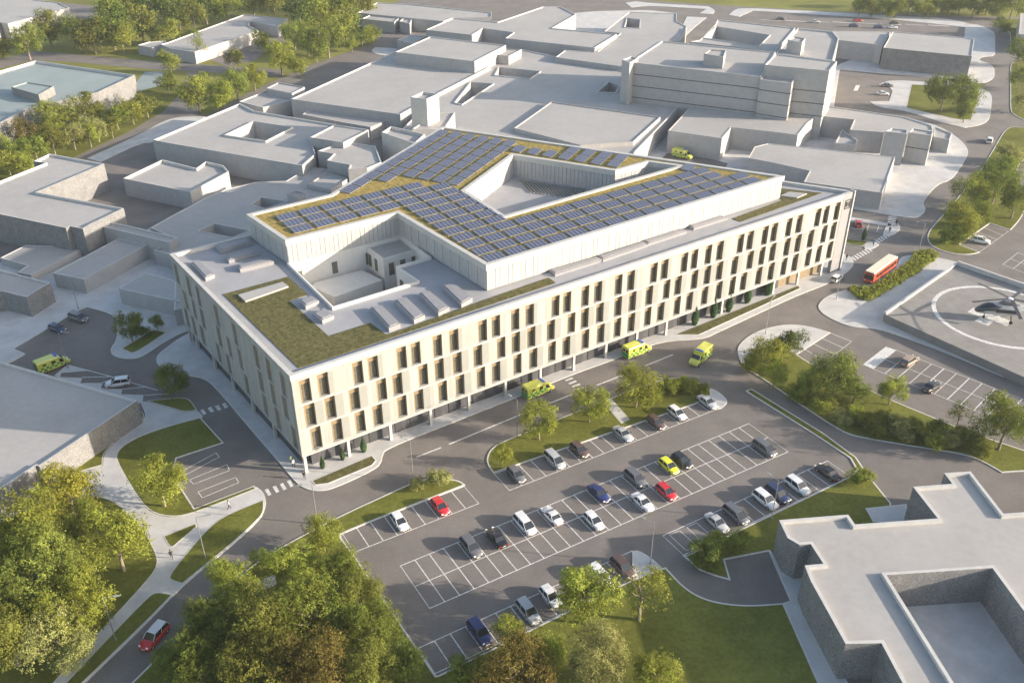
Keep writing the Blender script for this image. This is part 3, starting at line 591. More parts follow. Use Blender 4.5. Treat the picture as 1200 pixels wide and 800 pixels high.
def wall_windows(mb, poly, i, z0, z1, w, step, s0=1.5, proud=.03, only=False):
    a = poly[i]; b = poly[(i + 1) % len(poly)]; d = (b - a).to_2d(); L = d.length; d.normalize(); nn = Vector((d.y, -d.x)); s = s0
    if only and not (L > 5 and (nn.x < -.6 or nn.y < -.6)): return
    while s + w < L - .8:
        p = a.to_2d() + d * s + nn * proud; r = p + d * w
        mb.add([(p.x, p.y, z0), (r.x, r.y, z0), (r.x, r.y, z1), (p.x, p.y, z1), (p.x - nn.x * .1, p.y - nn.y * .1, z0), (r.x - nn.x * .1, r.y - nn.y * .1, z0), (r.x - nn.x * .1, r.y - nn.y * .1, z1), (p.x - nn.x * .1, p.y - nn.y * .1, z1)],
               [(0, 1, 2, 3), (0, 4, 5, 1), (1, 5, 6, 2), (2, 6, 7, 3), (3, 7, 4, 0)]); s += step
ww = MB()
for i in range(len(blk)): wall_windows(ww, blk, i, 14.9, 17.6, 1.2, 2.6, 1.1, only=True)
crev = court[::-1]
for i in range(len(crev)):
    a, b = crev[i], crev[(i + 1) % len(crev)]
    wall_windows(ww, crev, i, 15.0, 17.6, 1.2, 7.5, 1.2); wall_windows(ww, crev, i, 9.6, 12.2, 1.3, 4.6, 3.4)
ww.build('court_windows', M['glass'], H0)['kind'] = 'stuff'

# ---- long-facade windows: each a part, its timber panel a sub-part
wn = MB(); wn.m = 0
wn.box(0, WW, .70, .76, 0, 4.4)                      # glass plane
wn.m = 1
wn.box(.5, .57, .60, .698, 0, 3.25); wn.box(1.81, WW, .60, .698, 0, 3.25); wn.box(.572, 1.808, .62, .698, 3.15, 3.25); wn.box(.572, 1.808, .62, .698, 0, .1); wn.box(1.1, 1.15, .62, .698, .1, 3.15)
wn.m = 2; wn.box(1.84, WW - .001, .02, .598, .002, 4.398)   # deep right reveal lining, its shade put into the brown colour
pan = MB(); pan.box(.001, .50, .56, .695, .002, 4.398); pan.box(.502, 1.83, .56, .695, 3.27, 4.398)
w_me = wn.build('window', [M['glass'], M['frame'], M['reveal']], H0); p_me = pan.build('timber_panel', M['tan'], w_me)
_kids[H0.name].remove(w_me)
first = True; cnt = 0
for ws, z0, z1 in ROWS:
    for w in ws:
        if first: o = w_me; first = False; par(o, H0)
        else:
            o = w_me.copy(); COL.objects.link(o); par(o, H0); c = p_me.copy(); COL.objects.link(c); par(c, o)
        o.location = (w, 0, z0); cnt += 1
# left side windows
ls = MB(); lt = MB()
allL = [(w, z0) for ws, z0, z1 in LROWS for w in ws]
for w, z0 in allL:
    lbox(ls, w, w + WW, .70, .76, z0, z0 + 4.4); lbox(lt, w + .9, w + WW - .002, .4, .698, z0 + .002, z0 + 4.398)
o_ = ls.build('side_window', M['glass'], H0); o_['kind'] = 'stuff'; lt.build('timber_panel', M['reveal'], o_)
# smooth cladding panels beside windows
def spare(ws, i): return (ws[i + 1] if i + 1 < len(ws) else xE) - (ws[i] + WW)
pid = 0
for ws, z0, z1 in ROWS:
    for i, w in enumerate(ws):
        s = spare(ws, i); row2 = ws is W2; row3 = ws is W3
        if row2 and s > 1.5: wd = 1.45
        elif row3 and s > 2.0: wd = 1.4
        elif (not row2 and not row3) and s > 2.5: wd = .8
        else: continue
        MB().box(w + WW + .02, w + WW + .02 + wd, -.035, -.003, z0 + .05, z1 - .02).build('cladding_panel', M['panel_white'], H0); pid += 1
# end fin with sign
fin = MB(); fin.m = 0; fin.box(xE, 136.4, -.05, WD, 0, RH); fin.m = 1; fin.box(136.4, 136.75, -.35, WD + .2, 0, RH + .25)
fin.build('end_fin', [M['unit'], M['white']], H0)
sg = MB(); sx, sz = 134.0, 16.2
for a in ((sx, sx + 2.0, sz, sz + .22), (sx, sx + 2.0, sz + 2.0, sz + 2.22), (sx, sx + .22, sz + .221, sz + 1.999), (sx + 1.78, sx + 2.0, sz + .221, sz + 1.999)): sg.box(a[0], a[1], -.16, -.052, a[2], a[3])
sg.box(sx + .5, sx + .8, -.16, -.052, sz + .5, sz + 1.7); sg.box(sx + 1.2, sx + 1.5, -.16, -.052, sz + .5, sz + 1.7); sg.box(sx + .801, sx + 1.199, -.16, -.052, sz + .98, sz + 1.25)
sg.build('emblem_sign', M['frame'], H0)
# ground floor
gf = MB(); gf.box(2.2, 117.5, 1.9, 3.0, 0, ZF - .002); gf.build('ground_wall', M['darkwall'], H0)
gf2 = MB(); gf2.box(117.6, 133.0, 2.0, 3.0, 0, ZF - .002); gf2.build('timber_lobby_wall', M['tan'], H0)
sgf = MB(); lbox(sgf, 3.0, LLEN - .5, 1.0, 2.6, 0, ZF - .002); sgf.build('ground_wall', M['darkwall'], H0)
for k in range(17):
    x = 8.5 + 8.13 * k
    if x > 131: break
    MB().box(x - .25, x + .25, .35, .85, 0.1, ZF).build('column', M['white'], H0)
    for dx in (1.6, 4.6):
        if x + dx < 115: MB().box(x + dx, x + dx + 1.5, 1.8, 1.898, .15, 3.3).build('ground_door', M['frame'], H0)
        if x + dx < 115: pass
MB().box(.3, .8, .35, .85, .1, ZF).build('column', M['white'], H0)
for s_ in (12.5, 22.0, 31.5, 41.0, 50.5, 54.8):
    c = MB(); lbox(c, s_, s_ + .5, .3, .8, .1, ZF); c.build('column', M['white'], H0)
# green roofs, plant
zg = ZR + .12
def hprism(px, z0, z1, name, m, zt=None, sm=False):
    p = HP(px, zt if zt is not None else z1)
    return MB().prism(ccw(p), z0, z1).build(name, M[m], H0)
hprism([(261.5, 344.5), (337.5, 324), (360.5, 344.5), (339, 352), (385, 393.5), (434, 378), (452.5, 391.5), (456, 391), (582, 346), (643, 325), (651, 331), (400, 414.5), (350, 430.5)], ZR - .01, zg, 'green_roof', 'sedum')
hprism([(908.7, 220), (963, 226), (867.5, 259.5), (858, 256), (918, 234), (908, 231)], ZR - .01, zg, 'green_roof', 'sedum')
hprism([(279, 345), (331, 330), (338, 335), (287.5, 352.5)], ZR + .13, zg + .35, 'roof_light', 'roof')
hprism([(914, 229), (925, 224.5), (946, 226.5), (934, 231.5)], ZR + .13, zg + .3, 'roof_light', 'roof')
def plant(px, h=1.3):
    h *= .6
    p = ccw(HP(px, ZR + h)); m = MB(); m.prism(p, ZR - .01, ZR + h); i_ = inset(p, .35); m.prism(i_, ZR + h - .01, ZR + h + .12); m.build('roof_plant_unit', M['unit'], H0)
for t in ([(175, 310), (208, 297), (285, 365), (242, 382)], [(285, 232), (430, 195), (460, 212), (315, 255)], [(335, 278), (470, 243), (492, 262), (352, 300)], [(390, 322), (545, 285), (565, 303), (405, 342)], [(682, 488), (740, 465), (775, 488), (712, 515)], [(745, 550), (800, 522), (845, 556), (790, 582)]):
    plant(tile(180, 230, .25, t))
for t in ([(100, 325), (140, 318), (205, 382), (165, 398)], [(185, 300), (225, 290), (290, 352), (252, 370)], [(270, 275), (305, 268), (375, 325), (337, 345)], [(350, 250), (390, 240), (455, 292), (417, 315)]):
    plant(tile(400, 250, .3375, t), 1.5)
for t in ([(720, 195), (885, 150), (908, 160), (742, 212)], [(892, 147), (1048, 97), (1065, 108), (908, 162)], [(1050, 93), (1185, 52), (1200, 62), (1066, 106)]):
    plant(tile(400, 250, .3375, t), .9)
for t in ([(415, 492), (570, 447), (612, 460), (452, 510)],): plant(tile(700, 140, .25, t), .9)
# ---- penthouse storey
ZT = 24.8
PPX = [(335, 281), (466, 248.7), (570, 310), (917.5, 206.2), (518.7, 148.7), (387, 228), (290, 251)]
PEN = ccw(HP(PPX, ZT)); CPX = [(544, 223), (601, 181), (721, 199.5), (760, 189), (797, 194), (591, 252.5), (568, 238)]
PC = ccw(HP(CPX, ZT))
pw = MB(); pw.prism(inset(PEN, .12), ZR - .3, ZT - .05, top=False)
ZL2 = 17.0
q = inset(PC, -.12)[::-1]; k = len(q); pw.add([(a.x, a.y, ZL2) for a in q] + [(a.x, a.y, ZT - .05) for a in q], [(i, (i + 1) % k, k + (i + 1) % k, k + i) for i in range(k)])
pw.build('penthouse_wall', M['panel_white'], H0)
def clad(poly, z0, z1, name, outward=1):
    m = MB(); k = len(poly)
    for i in range(k):
        a, b = poly[i].to_2d(), poly[(i + 1) % k].to_2d(); d = b - a; L = d.length; d.normalize(); nn = Vector((d.y, -d.x)); cnt = max(1, int(L / .95)); st = L / cnt
        for j in range(cnt):
            p = a + d * (st * j + .035); r = a + d * (st * (j + 1) - .035); o = nn * (.03 + .025 * ((j * 7 + i) % 3)); b0 = nn * -.12
            vs = []
            for z in (z0, z1):
                for w in (p + o, r + o, r + b0, p + b0): vs.append((w.x, w.y, z))
            m.add(vs, [(0, 1, 5, 4), (1, 2, 6, 5), (3, 0, 4, 7), (4, 5, 6, 7)])
    return m.build(name, M['pent'], H0)
clad(PEN, ZR + .25, ZT - 1.25, 'penthouse_cladding')
clad(PC[::-1], ZL2, ZT - 1.25, 'well_cladding')
cap = MB()
def band(poly, hole):
    A = poly if not hole else poly; k = len(A)
    O = inset(ccw(poly), -.22 if not hole else .22); I = inset(ccw(poly), .7 if not hole else -.7)
    zs = ZT
    if hole: O = O[::-1]; I = I[::-1]
    cap.add([(a.x, a.y, zs - 1.2) for a in O] + [(a.x, a.y, zs) for a in O] + [(a.x, a.y, zs) for a in I] + [(a.x, a.y, zs - .5) for a in I],
            [f for i in range(k) for f in ((i, (i + 1) % k, k + (i + 1) % k, k + i), (k + i, k + (i + 1) % k, 2 * k + (i + 1) % k, 2 * k + i), (2 * k + i, 2 * k + (i + 1) % k, 3 * k + (i + 1) % k, 3 * k + i))])
band(PEN, False); band(PC, True); cap.build('penthouse_coping', M['white'], H0)
MB().prism(inset(PEN, .68), ZT - .35, ZT - .35, sides=False, holes=[inset(PC, -.68)]).build('penthouse_green_roof', M['sedum_gold'], H0)
MB().prism(PC, ZL2, ZL2, sides=False).build('well_floor', M['white'], H0)
# louvre screens in the well
lv = MB(); a0 = HL(G(608.5, 210.5, 19.6)); a1_ = HL(G(682.5, 221, 19.6)); b0 = HL(G(622, 225, 19.6)); dd = b0 - a0
NLV = 19
for i in range(NLV):
    t = i / (NLV - 1); p = a0.lerp(a1_, t); e = p + dd * (1.0 if t < .75 else 1.0 - (t - .75) * 2.2); d = (e - p).to_2d(); d.normalize(); nn = Vector((-d.y, d.x)) * .11
    vs = [(x.x + s * nn.x, x.y + s * nn.y, z) for z in (ZL2, 19.6) for x, s in ((p, -1), (e, -1), (e, 1), (p, 1))]
    lv.add(vs, [(0, 1, 5, 4), (1, 2, 6, 5), (2, 3, 7, 6), (3, 0, 4, 7), (4, 5, 6, 7), (7, 6, 5, 4)])
vb = MB(); c1_ = a1_ + dd * .5; vb.prism(ccw([Vector((q.x, q.y, 0)) for q in (a0, a1_, c1_, a0 + dd)]), ZL2 + .02, ZL2 + 1.3); vb.build('louvre_gap_shade', M['frame'], H0)  # dark block added to put shade into the gaps between the fins
lv.build('louvre_screen', M['white'], H0)

# ------------------------------------------------------------ solar arrays, each a thing of its own
ARR_L, ARR_D = 4.3, 2.45
def make_array():
    root = empty('solar_array')
    p = MB(); p.m = 0; n = 5; w = ARR_L / n; tilt = R_(6); y1 = ARR_D * math.cos(tilt); z1 = ARR_D * math.sin(tilt)
    for i in range(n):
        x0, x1 = -ARR_L / 2 + i * w + .12, -ARR_L / 2 + (i + 1) * w - .12
        p.m = 0; p.add([(x0, 0, .22), (x1, 0, .22), (x1, y1, .22 + z1), (x0, y1, .22 + z1)], [(0, 1, 2, 3)])
        p.m = 1; p.add([(x0 - .03, -.03, .19), (x1 + .03, -.03, .19), (x1 + .03, y1 + .03, .19 + z1), (x0 - .03, y1 + .03, .19 + z1), (x0 - .03, -.03, .14), (x1 + .03, -.03, .14), (x1 + .03, y1 + .03, .14 + z1), (x0 - .03, y1 + .03, .14 + z1)],
                       [(0, 1, 2, 3), (7, 6, 5, 4), (0, 4, 5, 1), (1, 5, 6, 2), (2, 6, 7, 3), (3, 7, 4, 0)])
    p.build('panel', [M['pv'], M['steel']], root)
    f = MB(); a_, b_ = -ARR_L / 2 + .15, ARR_L / 2 - .15
    f.add([(a_, .1, -.02), (b_, .1, -.02), (b_, y1 - .1, -.02), (a_, y1 - .1, -.02), (a_, .1, .12), (b_, .1, .12), (b_, y1 - .1, .1 + z1), (a_, y1 - .1, .1 + z1)],
          [(3, 2, 1, 0), (4, 5, 6, 7), (0, 1, 5, 4), (1, 2, 6, 5), (2, 3, 7, 6), (3, 0, 4, 7)])
    f.build('support_tray', M['steel'], root)
    return root
arr0 = make_array(); arr_used = False
def w2(v): return Vector((HA.x + v.x * cH - v.y * sH, HA.y + v.x * sH + v.y * cH, 0))
PENW = inset([w2(p) for p in PEN], .6); PCW = inset([w2(p) for p in PC], -.35)
BL1 = PG([(285, 254), (396, 230), (440, 216), (487, 207), (522, 220), (545, 225), (565, 240), (592, 255), (800, 193), (870, 190), (925, 206), (570, 318), (466, 250), (335, 290)], ZT)
BL2 = PG([(380, 231), (394, 227), (438, 213), (487, 204), (524, 219), (542, 221), (600, 180), (606, 174), (627, 158), (518, 145)], ZT)
placed = []
BL3 = PG([(603, 183), (722, 200), (762, 186), (820, 200), (700, 150), (618, 150)], ZT)
def lattice(o, ang, pu, pv, block, rng, yaw, name, LX, DY, label, group, step=.0):
    global arr_used
    u = Vector((math.cos(ang), math.sin(ang), 0)); v = Vector((-u.y, u.x, 0))
    yu = Vector((math.cos(yaw), math.sin(yaw), 0)); yv = Vector((-yu.y, yu.x, 0))
    for j in range(*rng[1]):
        for i in range(*rng[0]):
            c = o + u * (i * pu + j * step) + v * (j * pv)
            cc = [c + yu * a * LX / 2 + yv * b for a in (-1, 1) for b in (0, DY)] + [c, c + yv * DY, c + yv * DY * .5 + yu * LX / 2, c + yv * DY * .5 - yu * LX / 2]
            if not inside(c + yv * DY / 2, block): continue
            if not all(inside(p, PENW) and not inside(p, PCW) for p in cc): continue
            if arr_used: r = copy_tree(arr0)
            else: r = arr0; arr_used = True
            r.location = (c.x, c.y, ZT - .35); r.rotation_euler = (0, 0, yaw); tag(r, label, 'solar array', group); placed.append(r)
q1 = Vector((pr.x, pr.y)) + Vector((.8 + 2.2, .85)); qw = w2(q1)
lattice(Vector((qw.x, qw.y, 0)), HANG, 4.85, 3.6, BL1, ((-14, 18), (0, 12)), HANG, 'a', 4.3, 2.5, 'blue five panel solar array in the rows parallel to the long cream facade', 'solar arrays in rows parallel to the long facade', 0)
w5 = w2(P5); w4 = w2(P4); a66 = math.atan2(w4.y - w5.y, w4.x - w5.x); r66 = Vector((math.sin(a66), -math.cos(a66), 0))
lattice(w4 - Vector((math.cos(a66), math.sin(a66), 0)) * 4.2 + r66 * 3.25, a66, 4.6, -3.75, BL2, ((-14, 2), (0, 14)), a66, 'b', 4.3, 2.5, 'blue five panel solar array in the slanting rows beyond the roof well', 'solar arrays in slanting rows beyond the roof well')
lattice(G(609, 180.3, ZT - .4) + Vector((math.cos(a66), math.sin(a66), 0)) * 2.3, a66, 4.5, -4.05, BL3, ((0, 2), (0, 14)), a66, 'c', 4.3, 2.5, 'blue five panel solar array in the short pairs along the rear edge of the roof', 'solar arrays in pairs along the rear roof edge')
print('ARRAYS', len(placed), 'windows', cnt, 'panels', pid)
# ------------------------------------------------------------ vegetation
def crown_mesh(name, seed, lobes=16, clumps=42, leaves=11, ls=.075, flat=1.0, open_=0.0, tall=1.0):
    r = random.Random(seed); v = []; f = []
    L = []
    for i in range(lobes):
        # lobes spread over a rounded, uneven volume
        z = r.uniform(-.75, .85); a = r.uniform(0, 2 * math.pi); rad = math.sqrt(max(0, 1 - z * z)) * r.uniform(.45, .72)
        L.append((Vector((math.cos(a) * rad, math.sin(a) * rad, z * .62 * tall)), r.uniform(.28, .46)))
    L.append((Vector((0, 0, .1)), .5))
    for c, lr in L:
        for k in range(clumps):
            d = Vector((r.gauss(0, 1), r.gauss(0, 1), r.gauss(0, 1) + .25)).normalized()
            p = c + d * lr * (r.uniform(.72, 1.08) if r.random() > .25 else r.uniform(.3, .8)); p.z *= flat
            cl = ls * r.uniform(.9, 1.8)
            for j in range(leaves):
                q = p + Vector((r.gauss(0, 1), r.gauss(0, 1), r.gauss(0, .8))) * cl * .62
                nrm = (d * 1.0 + Vector((r.gauss(0, .6), r.gauss(0, .6), r.gauss(.3, .6)))).normalized(); a_ = nrm.orthogonal().normalized(); b_ = nrm.cross(a_)
                t = r.uniform(0, 6.28); a2 = a_ * math.cos(t) + b_ * math.sin(t); b2 = nrm.cross(a2); s = ls * r.uniform(.35, .7)
                n = len(v); v += [q - a2 * s, q - b2 * s * .5, q + a2 * s, q + b2 * s * .5]; f.append((n, n + 1, n + 2, n + 3))
    me = bpy.data.meshes.new(name); me.from_pydata([tuple(x) for x in v], [], f); me.materials.append(LEAF['green']); me.update(); return me
def trunk_mesh(name, seed, limbs=6, rr=.055):
    r = random.Random(seed); m = MB(); top = 1.0
    pts = [Vector((0, 0, -.05)), Vector((r.uniform(-.03, .03), r.uniform(-.03, .03), .4)), Vector((r.uniform(-.06, .06), r.uniform(-.06, .06), .8)), Vector((r.uniform(-.1, .1), r.uniform(-.1, .1), 1.25))]
    rs = [rr, rr * .75, rr * .6, rr * .3]
    for i in range(3): m.cyl(pts[i], pts[i + 1], rs[i], rs[i + 1], 7)
    for i in range(limbs):
        a = i * 2.4 + r.uniform(0, 1); s = pts[1].lerp(pts[3], r.uniform(.05, .75)); e = s + Vector((math.cos(a) * r.uniform(.35, .6), math.sin(a) * r.uniform(.35, .6), r.uniform(.25, .6)))
        mid = s.lerp(e, .5) + Vector((0, 0, -.04)); m.cyl(s, mid, rr * .42, rr * .28, 5); m.cyl(mid, e, rr * .28, rr * .1, 5)
    me = bpy.data.meshes.new(name); me.from_pydata(m.v, [], m.f); me.materials.append(M['bark']); me.update(); return me
CR_BIG = [crown_mesh('crown', 11 + i, 22, 80, 13, .043) for i in range(3)]
CR = [crown_mesh('crown', 31 + i, 16, 52, 11, .06) for i in range(4)]
CR_THIN = [crown_mesh('crown', 51 + i, 11, 20, 9, .07, tall=1.35) for i in range(2)]
CR_FAR = [crown_mesh('crown', 71 + i, 13, 26, 8, .10) for i in range(3)]
CR_BUSH = [crown_mesh('foliage', 91 + i, 13, 36, 10, .09, flat=.75) for i in range(3)]
def cone_mesh():
    r = random.Random(9); v = []; f = []
    for k in range(2600):
        z = r.uniform(-1, 1); w = (1 - abs(z + .25) / 1.25 if z > -.25 else 1 - (abs(z + .25) / .75) ** 2 * .6) * r.uniform(.6, 1.05); a = r.uniform(0, 6.283)
        q = Vector((math.cos(a) * w, math.sin(a) * w, z)); d = Vector((r.gauss(0, 1), r.gauss(0, 1), r.gauss(.3, 1))).normalized(); a_ = d.orthogonal().normalized() * .11; b_ = d.cross(a_) * .7; n = len(v)
        v += [q - a_, q - b_, q + a_, q + b_]; f.append((n, n + 1, n + 2, n + 3))
    me = bpy.data.meshes.new('crown'); me.from_pydata([tuple(x) for x in v], [], f); me.materials.append(LEAF['green']); return me
CR_COL = [cone_mesh()]
TR = [trunk_mesh('trunk', 5 + i) for i in range(3)]
ti = 0
def plant_thing(kind, pos, Rm, colour, label, cat, group=None, zk=1.0, thin=False, lean=0):
    global ti; ti += 1
    name, crs, cz, tz = {'big': ('broadleaf_tree', CR_BIG, 1.15, 1.0), 'tree': ('broadleaf_tree', CR, 1.12, .95), 'thin': ('slender_tree', CR_THIN, 1.5, 1.35),
                         'far': ('broadleaf_tree', CR_FAR, 1.05, .9), 'bush': ('shrub', CR_BUSH, .55, .35), 'col': ('columnar_tree', CR_COL, 1.25, .9)}[kind]
    r = empty(name, pos, rnd.uniform(0, 6.28)); tag(r, label, cat, group)
    c = bpy.data.objects.new('foliage' if kind == 'bush' else 'crown', crs[ti % len(crs)]); COL.objects.link(c); par(c, r)
    sx = Rm * rnd.uniform(.92, 1.08); c.scale = (sx, Rm * rnd.uniform(.92, 1.08), Rm * zk); c.location = (0, 0, cz * Rm)
    if kind == 'col': c.scale = (Rm * .36, Rm * .36, Rm * 1.1); c.location = (0, 0, Rm * 1.1)
    c.material_slots[0].link = 'OBJECT'; c.material_slots[0].material = LEAF[colour]
    t = bpy.data.objects.new('stem' if kind == 'bush' else 'trunk', TR[ti % 3]); COL.objects.link(t); par(t, r)
    k = tz * Rm; t.scale = (k, k, k)
    if kind == 'bush': t.scale = (k, k, k * .9)
    return r
CZ = {'big': 1.15, 'tree': 1.12, 'thin': 1.5, 'far': 1.05, 'bush': .55, 'col': 1.1}
def T(cx, cy, r, kind, colour, label, cat='tree', group=None, zk=1.0, gz=.13):
    Rm = r / 6.0
    for _ in range(6):
        p = G(cx, cy, gz + Rm * CZ[kind]); dist = (p - Vector((0, 0, CH))).length; Rm = r * dist / FPX
    p.z = gz
    return plant_thing(kind, p, Rm * {'col': 1.0, 'far': 1.22, 'bush': 1.15, 'thin': 1.1}.get(kind, 1.1), colour, label, cat, group, zk)
# foreground left grove
for a in [(79, 574, 33, 'tree', 'gold', 'yellow green tree beside the corner of the shaded grey roof'),
          (30, 628, 50, 'big', 'light', 'large light green tree at the left edge below the grey building corner'),
          (135, 634, 38, 'tree', 'light', 'light green tree on the lawn left of the forking paths'),
          (96, 612, 24, 'tree', 'green', 'mid green tree tucked between the yellow green tree and the forking paths'),
          (40, 684, 52, 'big', 'fresh', 'broadest tree of the left grove, bright mid green'),
          (85, 712, 40, 'big', 'light', 'tree on the right side of the left grove above the footpath'),
          (66, 752, 36, 'big', 'pale', 'pale olive tree lowest in the left grove beside the footpath'),
          (8, 742, 40, 'big', 'olive', 'olive tree cut by the left edge near the bottom of the grove'),
          (186, 564, 31, 'tree', 'light', 'yellowish green tree on the lawn beside the outlined parking bays'),
          (203, 446, 20, 'tree', 'fresh', 'dark fresh green tree on the small lawn by the hospital left corner road'),
          (151, 382, 17, 'tree', 'fresh', 'larger green tree on the pavement island in the dark car park'),
          (183, 377, 9, 'tree', 'fresh', 'smaller green tree on the pavement island in the dark car park'),
          (168, 390, 8, 'bush', 'green', 'low shrub between the two trees on the car park island')]:
    T(a[0], a[1], a[2], a[3], a[4], a[5], 'shrub' if a[3] == 'bush' else 'tree')
# foreground centre grove
for a in [(270, 690, 32, 'big', 'light', 'light green tree at the kerb nearest the pale footpath stub'),
          (303, 655, 12, 'tree', 'fresh', 'small bright green tree standing at the kerb alone'),
          (378, 626, 22, 'tree', 'light', 'light green tree at the top of the centre grove beside the long verge'),
          (345, 668, 30, 'big', 'light', 'light green tree next to the pale footpath stub on its right'),
          (398, 668, 28, 'big', 'green', 'mid green tree at the car park kerb corner'),
          (212, 762, 30, 'big', 'fresh', 'fresh green tree overhanging the road beside the red car with white roof'),
          (256, 735, 36, 'big', 'fresh', 'fresh green tree between the road and the dark centre grove'),
          (306, 732, 44, 'big', 'olive', 'large dark olive tree in the middle of the centre grove'),
          (362, 722, 46, 'big', 'green', 'large mid green tree in the heart of the centre grove'),
          (422, 694, 28, 'big', 'olive', 'olive tree at the left kerb of the car park'),
          (434, 738, 34, 'big', 'green', 'green tree at the kerb below the olive kerb tree'),
          (236, 790, 34, 'big', 'green', 'green tree at the bottom edge beside the road kerb'),
          (300, 788, 44, 'big', 'olive', 'dark olive tree at the bottom edge of the centre grove'),
          (368, 785, 46, 'big', 'autumn', 'largest brownish tree at the bottom edge'),
          (428, 782, 36, 'big', 'olive', 'yellowish olive tree at the bottom edge near the car park corner'),
          (474, 776, 26, 'big', 'fresh', 'light green tree beside the lowest corner of the car park'),
          (600, 740, 22, 'tree', 'light', 'small light green tree in front of the grey roofed silver car'),
          (604, 786, 42, 'big', 'autumn', 'rusty brown tree at the bottom edge below the small light green tree'),
          (640, 762, 24, 'tree', 'light', 'yellow green tree right of the rusty brown tree'),
          (688, 698, 39, 'tree', 'light', 'round yellow green tree standing at the end of the lower parking row'),
          (752, 692, 31, 'thin', 'light', 'airy light green tree with a pale bent trunk beside the white pavement end'),
          (548, 792, 26, 'big', 'green', 'green tree at the bottom edge just right of the car park corner'),
          (700, 772, 38, 'big', 'pale', 'pale grey green tree at the bottom edge'),
          (768, 790, 28, 'tree', 'light', 'light green tree at the bottom edge beside the open lawn')]:
    T(a[0], a[1], a[2], a[3], a[4], a[5])
# middle verge
for a in [(632, 493, 24, 'tree', 'light', 'leftmost of the three round trees between the road and the car park'),
          (691, 473, 23, 'tree', 'light', 'middle one of the three round trees between the road and the car park'),
          (747, 452, 27, 'tree', 'light', 'rightmost and largest of the three round trees between road and car park'),
          (785, 452, 13, 'bush', 'light', 'shrub just right of the largest round verge tree'),
          (807, 451, 13, 'bush', 'light', 'middle shrub on the verge behind the silver saloon'),
          (824, 456, 8, 'bush', 'light', 'smallest shrub at the pointed end of the verge'),
          (768, 464, 11, 'bush', 'green', 'low shrub under the largest round verge tree'),
          (588, 533, 14, 'tree', 'light', 'small light green tree at the rounded tip of the verge'),
          (515, 562, 15, 'bush', 'pale', 'pale shrub at the pointed end of the long left verge'),
          (490, 568, 10, 'bush', 'pale', 'smaller pale shrub left of the one at the verge end')]:
    T(a[0], a[1], a[2], a[3], a[4], a[5], 'shrub' if a[3] == 'bush' else 'tree')
# helideck car park verge
for a in [(898, 416, 22, 'tree', 'light', 'light green tree on the curved pale pavement beside the road bend'),
          (928, 402, 18, 'tree', 'dark', 'dark green tree at the back of the curved pale pavement'),
          (884, 428, 14, 'bush', 'light', 'shrub at the road bend left of the verge trees'),
          (908, 438, 18, 'tree', 'light', 'light tree on the kerb below the curved pale pavement'),
          (980, 438, 29, 'tree', 'fresh', 'tallest bright green tree on the verge in front of the helideck car park'),
          (952, 446, 18, 'tree', 'light', 'light green tree left of the tallest bright green verge tree'),
          (1003, 456, 18, 'tree', 'fresh', 'green tree right of the tallest bright green verge tree'),
          (1046, 457, 17, 'tree', 'light', 'single round tree at the helideck car park kerb'),
          (936, 462, 13, 'bush', 'light', 'shrub on the kerb under the light verge trees'),
          (966, 476, 14, 'bush', 'light', 'shrub at the foot of the tallest bright green verge tree'),
          (1010, 560, 13, 'bush', 'light', 'shrub at the end of the grassed divider beside the black car'),
          (828, 652, 20, 'bush', 'green', 'large round shrub at the curved kerb tip of the service lane'),
          (842, 636, 15, 'bush', 'light', 'shrub behind the pale blue roofed car near the service lane'),
          (865, 634, 16, 'bush', 'light', 'shrub on the grass left of the corner building'),
          (1126, 486, 13, 'thin', 'olive', 'thin olive young tree in the shrub belt'),
          (1180, 496, 30, 'tree', 'fresh', 'large bright green tree cut by the right edge above the service road')]:
    T(a[0], a[1], a[2], a[3], a[4], a[5], 'shrub' if a[3] == 'bush' else 'tree')
for i, (x, y, r) in enumerate([(985, 490, 12), (1002, 486, 13), (1018, 494, 13), (1036, 492, 13), (1052, 500, 13), (1068, 498, 12), (1084, 508, 13), (1100, 504, 12), (1112, 514, 12), (1128, 510, 12), (1142, 518, 11), (1026, 504, 11), (1060, 512, 11), (1096, 519, 11), (1150, 528, 11)]):
    T(x, y, r, 'bush', ['pale', 'light', 'olive', 'green'][i % 4], 'mixed shrub in the dense shrub belt above the service road kerb', 'shrub', 'shrubs in the belt above the service road')
# right side
for a in [(1140, 224, 20, 'tree', 'light', 'light green tree at the kerb of the curving road on the right'),
          (1170, 211, 24, 'tree', 'green', 'large mid green tree near the right edge beside the curving road'),
          (1192, 232, 20, 'tree', 'green', 'mid green tree cut by the right edge below the large one'),
          (1130, 256, 22, 'tree', 'light', 'bushy light green tree on the rounded lawn corner by the white parked car'),
          (1116, 276, 14, 'bush', 'green', 'shrub on the rounded lawn corner'),
          (1150, 250, 14, 'tree', 'green', 'small tree behind the white parked car lot'),
          (1182, 182, 14, 'bush', 'pale', 'pale rough shrub on the grass by the upper right bend'),
          (1176, 194, 10, 'bush', 'pale', 'small pale shrub below the pale rough shrub'),
          (1108, 106, 19, 'tree', 'fresh', 'larger fresh green tree on the square lawn inside the white pavement'),
          (1134, 110, 17, 'tree', 'fresh', 'second fresh green tree at the right of the square lawn'),
          (1132, 130, 11, 'tree', 'fresh', 'smallest fresh green tree on the square lawn corner'),
          (1196, 60, 13, 'far', 'green', 'dark tree at the right edge near the top road'),
          (1196, 92, 10, 'far', 'green', 'tree at the right edge beside the grass strip'),
          (1198, 120, 10, 'far', 'pale', 'pale tree at the right edge above the upper road bend'),
          (1174, 30, 9, 'far', 'green', 'small tree in the verge at the top right bend')]:
    T(a[0], a[1], a[2], a[3], a[4], a[5], 'shrub' if a[3] == 'bush' else 'tree')
